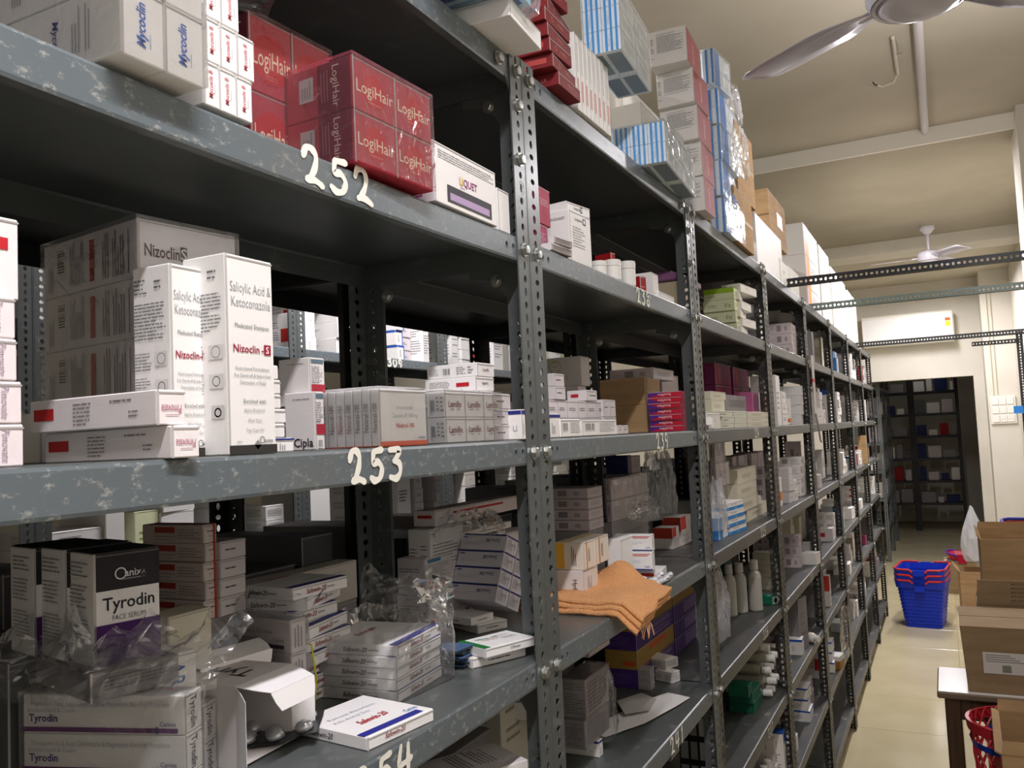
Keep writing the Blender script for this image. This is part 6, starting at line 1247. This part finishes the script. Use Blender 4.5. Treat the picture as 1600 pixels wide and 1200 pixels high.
card_box('large worn cardboard box with a torn top edge, highest at the right', (.88, 3.90, .93), 0, .54, .34, .215, open_top=True, flaps=(('back', 80, .03), ('left', 60, .02)), m_=CARD)
card_box('cardboard box carrying the torn-topped one', (.86, 3.90, 0), 0, .50, .36, .93, m_=CARD2)
card_box('open cardboard box with bent flaps at the bottom right corner', (.79, 2.50, .40), -.02, .40, .34, .42, open_top=True, flaps=(('left', 20, .015), ('front', 100, .03), ('back', 70, .03)), m_=CARD)
card_box('cardboard box beneath the open one at the bottom right corner', (.79, 2.50, 0), 0, .40, .34, .398, m_=CARD2)
card_box('small brown box behind the blue baskets, under the red tray', (.56, 8.95, 0), .0, .26, .3, .29, m_=CARD2)
card_box('open brown box on the floor right of the blue baskets', (.69, 8.16, 0), .05, .30, .30, .33, open_top=True, flaps=(('left', 50, .06), ('front', 200, .05)), m_=CARD)
sheet('paper', 'white sheet of paper lying on the small brown box', 'paper', [(.42, 8.85, .297), (.56, 8.78, .295), (.70, 8.82, .295), (.70, 9.02, .295), (.5, 9.0, .295)], mat('e9e6e4', .7))
def basket(label, loc, rz, top=.46, wx=.30, wy=.44, h=.40, col='1838c4', hcol='d0302a', group=None, lattice=False):
    t = thing('shopping_basket', label, 'basket', loc, rz, group); B = mat(col, .35); th = .003
    def loop(sx, sy, z, r=.04, n=4):
        P = []
        for cx, cy, a0 in ((sx-r, sy-r, 0), (-sx+r, sy-r, PI/2), (-sx+r, -sy+r, PI), (sx-r, -sy+r, 1.5*PI)):
            for k in range(n+1): a = a0+PI/2*k/n; P.append((cx+r*math.cos(a), cy+r*math.sin(a), z))
        return P
    mb = MB(); nl = 20
    tz = lambda v: .76+.24*v
    def ring(z0, z1, o0, o1, mtl):
        v0, v1 = z0/h, z1/h; A = loop(wx/2*tz(v0)+o0, wy/2*tz(v0)+o0, z0); Bq = loop(wx/2*tz(v1)+o1, wy/2*tz(v1)+o1, z1); n = len(A)
        mb.add(A+Bq, [(i, (i+1) % n, n+(i+1) % n, n+i) for i in range(n)], mtl)
    nr = 13
    for k in range(nr):
        z0 = h*k/nr; z1 = h*(k+.55)/nr; z2 = h*(k+1)/nr
        if k < nr-2: ring(z0, z0+.002, 0, .004, B); ring(z0+.002, z1, .004, .004, B); ring(z1, z1+.002, .004, 0, B)
        ring(z1+.002 if k < nr-2 else z0, z2, 0, 0, B)
    A = loop(wx/2*tz(0), wy/2*tz(0), .001); mb.add(A, [tuple(range(len(A)))], B); mb.build('basket_body', t)
    mb = MB(); ring(h-.055, h-.050, 0, .012, B); ring(h-.050, h, .012, .014, B); ring(h, h+.001, .014, -.004, B); ring(h, h-.05, -.004, -.004, B)
    for s in (-1, 1): mb.box(-.035, .035, s*(wy/2+.008), s*(wy/2+.020), h-.075, h+.004, B)
    mb.build('rim', t)
    for s in (-1, 1):
        P = [(s*.045, -wy/2-.017, h-.014), (s*(.045+.02), -wy/2-.017, h+.006), (s*(wx/2-.02), -wy/2-.014, h+.008), (s*(wx/2+.012), -wy/2+.04, h+.008), (s*(wx/2+.012), wy/2-.04, h+.008), (s*(wx/2-.02), wy/2+.014, h+.008), (s*(.065), wy/2+.017, h+.006), (s*.045, wy/2+.017, h-.014)]
        m = MB(); m.tube(P, .0075, mat(hcol, .35), 8); m.build('handle', t)
    return t
for i in range(3):
    basket('blue plastic basket with red handles in the nested stack on the floor, %s' % ('lowest', 'middle', 'topmost')[i], (.285, 7.50, .0005+i*.042), math.radians(-6), wx=.335, wy=.42, h=.36, group='blue baskets nested on the floor')
basket('shallow red and purple tray on the small brown box behind the baskets', (.58, 8.93, .2955), 0, wx=.22, wy=.26, h=.06, col='b01838', hcol='5a2aa0')
basket('blue and red basket seen over the torn-topped cardboard box', (.95, 4.75, .91), 0, wx=.40, wy=.30, h=.18, col='c02028', hcol='1f3fb8')
card_box('plain cardboard box carrying the basket behind the torn-topped box', (.86, 4.72, 0), 0, .36, .34, .908, m_=CARD2)
# red lattice bin under the table
t = thing('lattice_bin', 'red lattice plastic bin standing behind the table leg', 'bin', (.70, 2.88, 0))
mb = MB(); RB_ = mat('c22a38', .35); n = 26; hz = 14; H_ = .735
def bp(i, z): a = 2*PI*i/n; r = .125+.05*z/H_; return Vector((r*math.cos(a), r*.8*math.sin(a), z))
for i in range(n):
    for k in range(hz):
        z0, z1 = H_*k/hz, H_*(k+1)/hz
        for A_, B_ in ((bp(i, z0), bp(i+1, z1)), (bp(i+1, z0), bp(i, z1))): mb.tube([A_, B_], .0032, RB_, 4)
mb.build('lattice_wall', t); tag(t.children[0], None, None, None, None)
m = MB(); m.lathe([(.178, H_-.03), (.182, H_-.03), (.186, H_), (.176, H_)], RB_, 30, Matrix.Diagonal((1, .8, 1, 1)), cap=False); m.build('rim', t)
m = MB(); m.lathe([(.172, H_-.075), (.178, H_-.055)], mat('1c3cb0', .3), 30, Matrix.Diagonal((1, .8, 1, 1)), cap=False); m.build('blue_band', t)
m = MB(); m.lathe([(.124, 0), (.126, .02)], RB_, 30, Matrix.Diagonal((1, .8, 1, 1))); m.build('base', t)
o = crumple('tall milky plastic bag standing at the doorway pillar', (.665, 8.14, .60), (.085, .09, .25), 22, film('milky_bag', haze=.55, scale=9, rough=.25), amp=.28, spike=.0)
for v in o.data.vertices:
    f = 1-.65*max(0, v.co.z/.25); v.co.x *= f; v.co.y *= f

# ------------------------------------------------------------------ stock on the far bays, the rear racks and the store room
RF = random.Random(11)
LNAME = {'T': 'on the rack top', 'B': 'on the 238-level shelf', 'C': 'on the eye-level shelf', 'D': 'on the 240-level shelf', 'E': 'on the 241-level shelf', 'F': 'on the second-lowest shelf', 'G': 'on the knee-high shelf', 'H': 'on the bottom shelf'}
ORDN = ['first', 'second', 'third', 'fourth', 'fifth', 'sixth', 'seventh', 'eighth', 'ninth', 'tenth', 'eleventh', 'twelfth']
FS = ['pinkish', 'whitecar', 'plain', 'whitetxt', 'redlab', 'barwhite', 'cream', 'blank', 'grey', 'laser', 'bluecap', 'lasred', 'hydral', 'loto']
CW = {'pinkish': 'pale printed', 'whitecar': 'off-white', 'plain': 'white', 'whitetxt': 'white printed', 'redlab': 'white red-labelled', 'barwhite': 'white barcoded', 'cream': 'cream', 'blank': 'plain white', 'grey': 'grey printed',
      'laser': 'small-print white', 'bluecap': 'white blue-edged', 'lasred': 'white red-patched', 'hydral': 'whitish', 'loto': 'white pharmacy', 'redbox': 'red', 'tealplain': 'dark green', 'magenta': 'magenta', 'limelab': 'white and lime', 'stripes3': 'orange-striped white', 'greybox': 'dark grey', 'darkblue': 'dark blue', 'brownlab': 'white and brown', 'bluetopbox': 'blue-topped white', 'redorange': 'orange-red printed', 'bluepack': 'blue and white', 'kraft': 'brown', 'limepale': 'pale yellow'}
def fill(bayname, y0, y1, level, z, hmax, seed, x=-.02, styles=FS, dens=.9, hmin=.04, group=None, where=None, depth=.09, place=None):
    r = random.Random(seed); y = y0+.05; n = 0
    while y < y1-.05 and n < 12:
        w = r.uniform(.05, .16); w = min(w, y1-.045-y)
        if w < .03: break
        st = r.choice(styles)
        if r.random() < dens:
            xf = x - r.choice((0, .01, .03, .07)); h = r.uniform(hmin, hmax); d = min(depth, .27+xf) if x > -.3 else depth; k = 0
            if STUFF is None and r.random() < .22 and z > .3 and st not in ('greybox',):
                q = max(2, int(w/.05))
                for i in range(q):
                    rad = min(.021, w/q/2-.001)
                    (bottle if r.random() < .6 else jar)('bottle %s, %s bay, %s place, %s of its group' % (place or LNAME[level], bayname, ORDN[n], ORDN[i]), xf-.03, y+(i+.5)*w/q, z+.0005, rad, min(h, .11), group or 'bottles and jars on the far bays', cat='bottle', band=r.choice((None, 'c83a50', 'd8a03a', '5a8ac0', None)))
            else:
                rows = max(1, min(4, int(h/.035))) if r.random() < .55 else 1; hh = h/rows
                for j in range(rows):
                    K('%s carton %s, %s bay, %s place%s' % (CW.get(st, 'pale'), place or LNAME[level], bayname, ORDN[n], '' if rows == 1 else (', lowest', ', second up', ', third up', ', fourth up')[j]), st, xf-d/2+r.uniform(-.004, .004), y+w/2, z+j*(hh+.0006), r.uniform(-3, 3), d, w-.004, hh, group or 'cartons on the far bays')
        y += w+r.choice((.003, .006, .03, .08)); n += 1
SFAR = MB()
for i in range(2, 8):
    y0, y1 = SEAMS[i], SEAMS[i+1]; bn = BAYTXT[i]
    for lv in 'BCDEFG':
        STUFF = SFAR if i >= 4 else None
        z = LV[lv]; sd = i*17+ord(lv)
        if i == 2 and lv in 'BC': continue
        if i == 2 and lv in 'DEF': fill(bn, y0, y1, lv, z, .13, sd, x=-.19, depth=.07, dens=.7); continue
        ex = {3: ['limelab', 'tealplain'], 4: ['limelab', 'redorange'], 5: ['bluepack', 'redorange'], 6: ['magenta', 'kraft'], 7: ['kraft', 'redbox']}[i] if i > 2 else []
        fill(bn, y0, y1, lv, z, .20 if lv in 'BC' else .17, sd, x=-.025, styles=FS+ex, dens=.88 if lv in 'BCD' else .7)
        if i in (3, 4):
            STUFF = SFAR
            fill(bn+' rear', y0+(.62 if i == 3 else 0), y1, lv, z, .22, sd+5, x=-.17, styles=['whitecar', 'pinkish', 'cream', 'grey'], dens=.8, depth=.08)
STUFF = None
tag(SFAR.build('packed_cartons'), 'small mixed cartons crowding the shelves of the farthest four bays', 'cartons', None, 'stuff')
fill('second', SEAMS[1], SEAMS[2], 'F', LV['F'], .16, 77, x=-.13, styles=['grey', 'pinkish', 'cream'], dens=.8)
fill('first', SEAMS[0]+.4, SEAMS[1], 'F', LV['F'], .18, 78, x=-.06, styles=['grey', 'pinkish', 'cream'], dens=.9)
fill('first', SEAMS[0]+.5, SEAMS[1]-.35, 'E', LV['E'], .10, 79, x=-.12, styles=['grey', 'pinkish'], dens=.9)
fill('third', SEAMS[2], SEAMS[3], 'G', LV['G'], .18, 80, x=-.03, styles=FS, dens=.8)
K('orange and white carton upright at the seventh post', 'kraft', -.02, 6.6, LV['D'], 0, .06, .06, .2, None)
K('small white carton with brown label at the sixth post, low', 'brownlab', -.03, 4.40, LV['G']+.0006, -6, .07, .09, .06, None)
K('tall grey-white carton with open flap low in the fourth bay', 'grey', -.075, 3.52, LV['F'], -10, .10, .10, .20, None)
K('blue-topped white carton standing low in the third bay', 'bluetopbox', -.05, 2.93, LV['G'], 4, .06, .06, .17, None)
K('small white carton with flap at the fourth post on the 241 level', 'blank', -.03, 3.86, LV['E'], -8, .06, .07, .05, None)
# a ruler-like strip hung on the fifth post, and its cord
t = thing('hanging_strip', 'white strip with a red mark hanging at the fifth post', 'strip', (.012, 3.985, 1.66))
m = MB(); m.box(-.002, .002, -.035, .035, 0, .26, mat('d0cdc8', .4), r=.001); m.build('strip_body', t)
m = MB(); m.box(-.0024, .0024, -.0355, .0355, .14, .155, mat('c83a3a', .4)); m.build('red_band', t)
m = MB(); m.tube([(0, 0, 0), (.004, .03, -.05), (.0, .10, -.12), (.0, .13, -.13)], .004, mat('b9b6b0', .5), 6); m.build('cord', t)
STUFF = MB()
# rear black rack: dark stock that closes the view at the top, gaps at eye level
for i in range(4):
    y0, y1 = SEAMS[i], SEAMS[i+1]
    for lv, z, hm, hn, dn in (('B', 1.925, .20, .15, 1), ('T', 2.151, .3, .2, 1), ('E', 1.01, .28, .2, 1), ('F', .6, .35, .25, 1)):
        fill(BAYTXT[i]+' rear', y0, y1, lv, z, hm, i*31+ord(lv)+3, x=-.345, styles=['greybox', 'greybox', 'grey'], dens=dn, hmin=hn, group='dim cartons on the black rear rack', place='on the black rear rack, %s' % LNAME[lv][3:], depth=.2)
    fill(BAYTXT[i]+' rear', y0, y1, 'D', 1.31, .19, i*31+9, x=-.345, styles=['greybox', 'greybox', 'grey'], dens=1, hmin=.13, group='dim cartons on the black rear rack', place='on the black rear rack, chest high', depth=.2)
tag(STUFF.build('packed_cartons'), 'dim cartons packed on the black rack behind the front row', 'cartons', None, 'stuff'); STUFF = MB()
# rack across the hidden aisle, lit
for i in range(5):
    y0, y1 = .351+i*.93, .349+(i+1)*.93
    for lv, z, hm in (('B', 1.95, .26), ('C', 1.62, .27), ('D', 1.30, .24)):
        fill(BAYTXT[i]+' far-aisle', y0, y1, lv, z, hm, i*13+ord(lv)*3, x=-1.43, styles=['whitecar', 'plain', 'whitetxt', 'redlab', 'blank', 'laser', 'limepale', 'bluecap'], dens=.97, hmin=.12, group='lit cartons on the rack across the rear aisle', place='across the rear aisle, %s' % {'B': 'upper', 'C': 'middle', 'D': 'lower'}[lv], depth=.2)
    fill(BAYTXT[i]+' far-aisle', y0, y1, 'T', 2.30, .34, i*13+5, x=-1.43, styles=['greybox', 'grey', 'kraft', 'whitecar'], dens=1, hmin=.22, group='cartons on top of the rack across the rear aisle', place='topmost across the rear aisle', depth=.24)
tag(STUFF.build('packed_cartons'), 'pale lit cartons packed on the rack across the rear aisle', 'cartons', None, 'stuff'); STUFF = MB()
# store room racks
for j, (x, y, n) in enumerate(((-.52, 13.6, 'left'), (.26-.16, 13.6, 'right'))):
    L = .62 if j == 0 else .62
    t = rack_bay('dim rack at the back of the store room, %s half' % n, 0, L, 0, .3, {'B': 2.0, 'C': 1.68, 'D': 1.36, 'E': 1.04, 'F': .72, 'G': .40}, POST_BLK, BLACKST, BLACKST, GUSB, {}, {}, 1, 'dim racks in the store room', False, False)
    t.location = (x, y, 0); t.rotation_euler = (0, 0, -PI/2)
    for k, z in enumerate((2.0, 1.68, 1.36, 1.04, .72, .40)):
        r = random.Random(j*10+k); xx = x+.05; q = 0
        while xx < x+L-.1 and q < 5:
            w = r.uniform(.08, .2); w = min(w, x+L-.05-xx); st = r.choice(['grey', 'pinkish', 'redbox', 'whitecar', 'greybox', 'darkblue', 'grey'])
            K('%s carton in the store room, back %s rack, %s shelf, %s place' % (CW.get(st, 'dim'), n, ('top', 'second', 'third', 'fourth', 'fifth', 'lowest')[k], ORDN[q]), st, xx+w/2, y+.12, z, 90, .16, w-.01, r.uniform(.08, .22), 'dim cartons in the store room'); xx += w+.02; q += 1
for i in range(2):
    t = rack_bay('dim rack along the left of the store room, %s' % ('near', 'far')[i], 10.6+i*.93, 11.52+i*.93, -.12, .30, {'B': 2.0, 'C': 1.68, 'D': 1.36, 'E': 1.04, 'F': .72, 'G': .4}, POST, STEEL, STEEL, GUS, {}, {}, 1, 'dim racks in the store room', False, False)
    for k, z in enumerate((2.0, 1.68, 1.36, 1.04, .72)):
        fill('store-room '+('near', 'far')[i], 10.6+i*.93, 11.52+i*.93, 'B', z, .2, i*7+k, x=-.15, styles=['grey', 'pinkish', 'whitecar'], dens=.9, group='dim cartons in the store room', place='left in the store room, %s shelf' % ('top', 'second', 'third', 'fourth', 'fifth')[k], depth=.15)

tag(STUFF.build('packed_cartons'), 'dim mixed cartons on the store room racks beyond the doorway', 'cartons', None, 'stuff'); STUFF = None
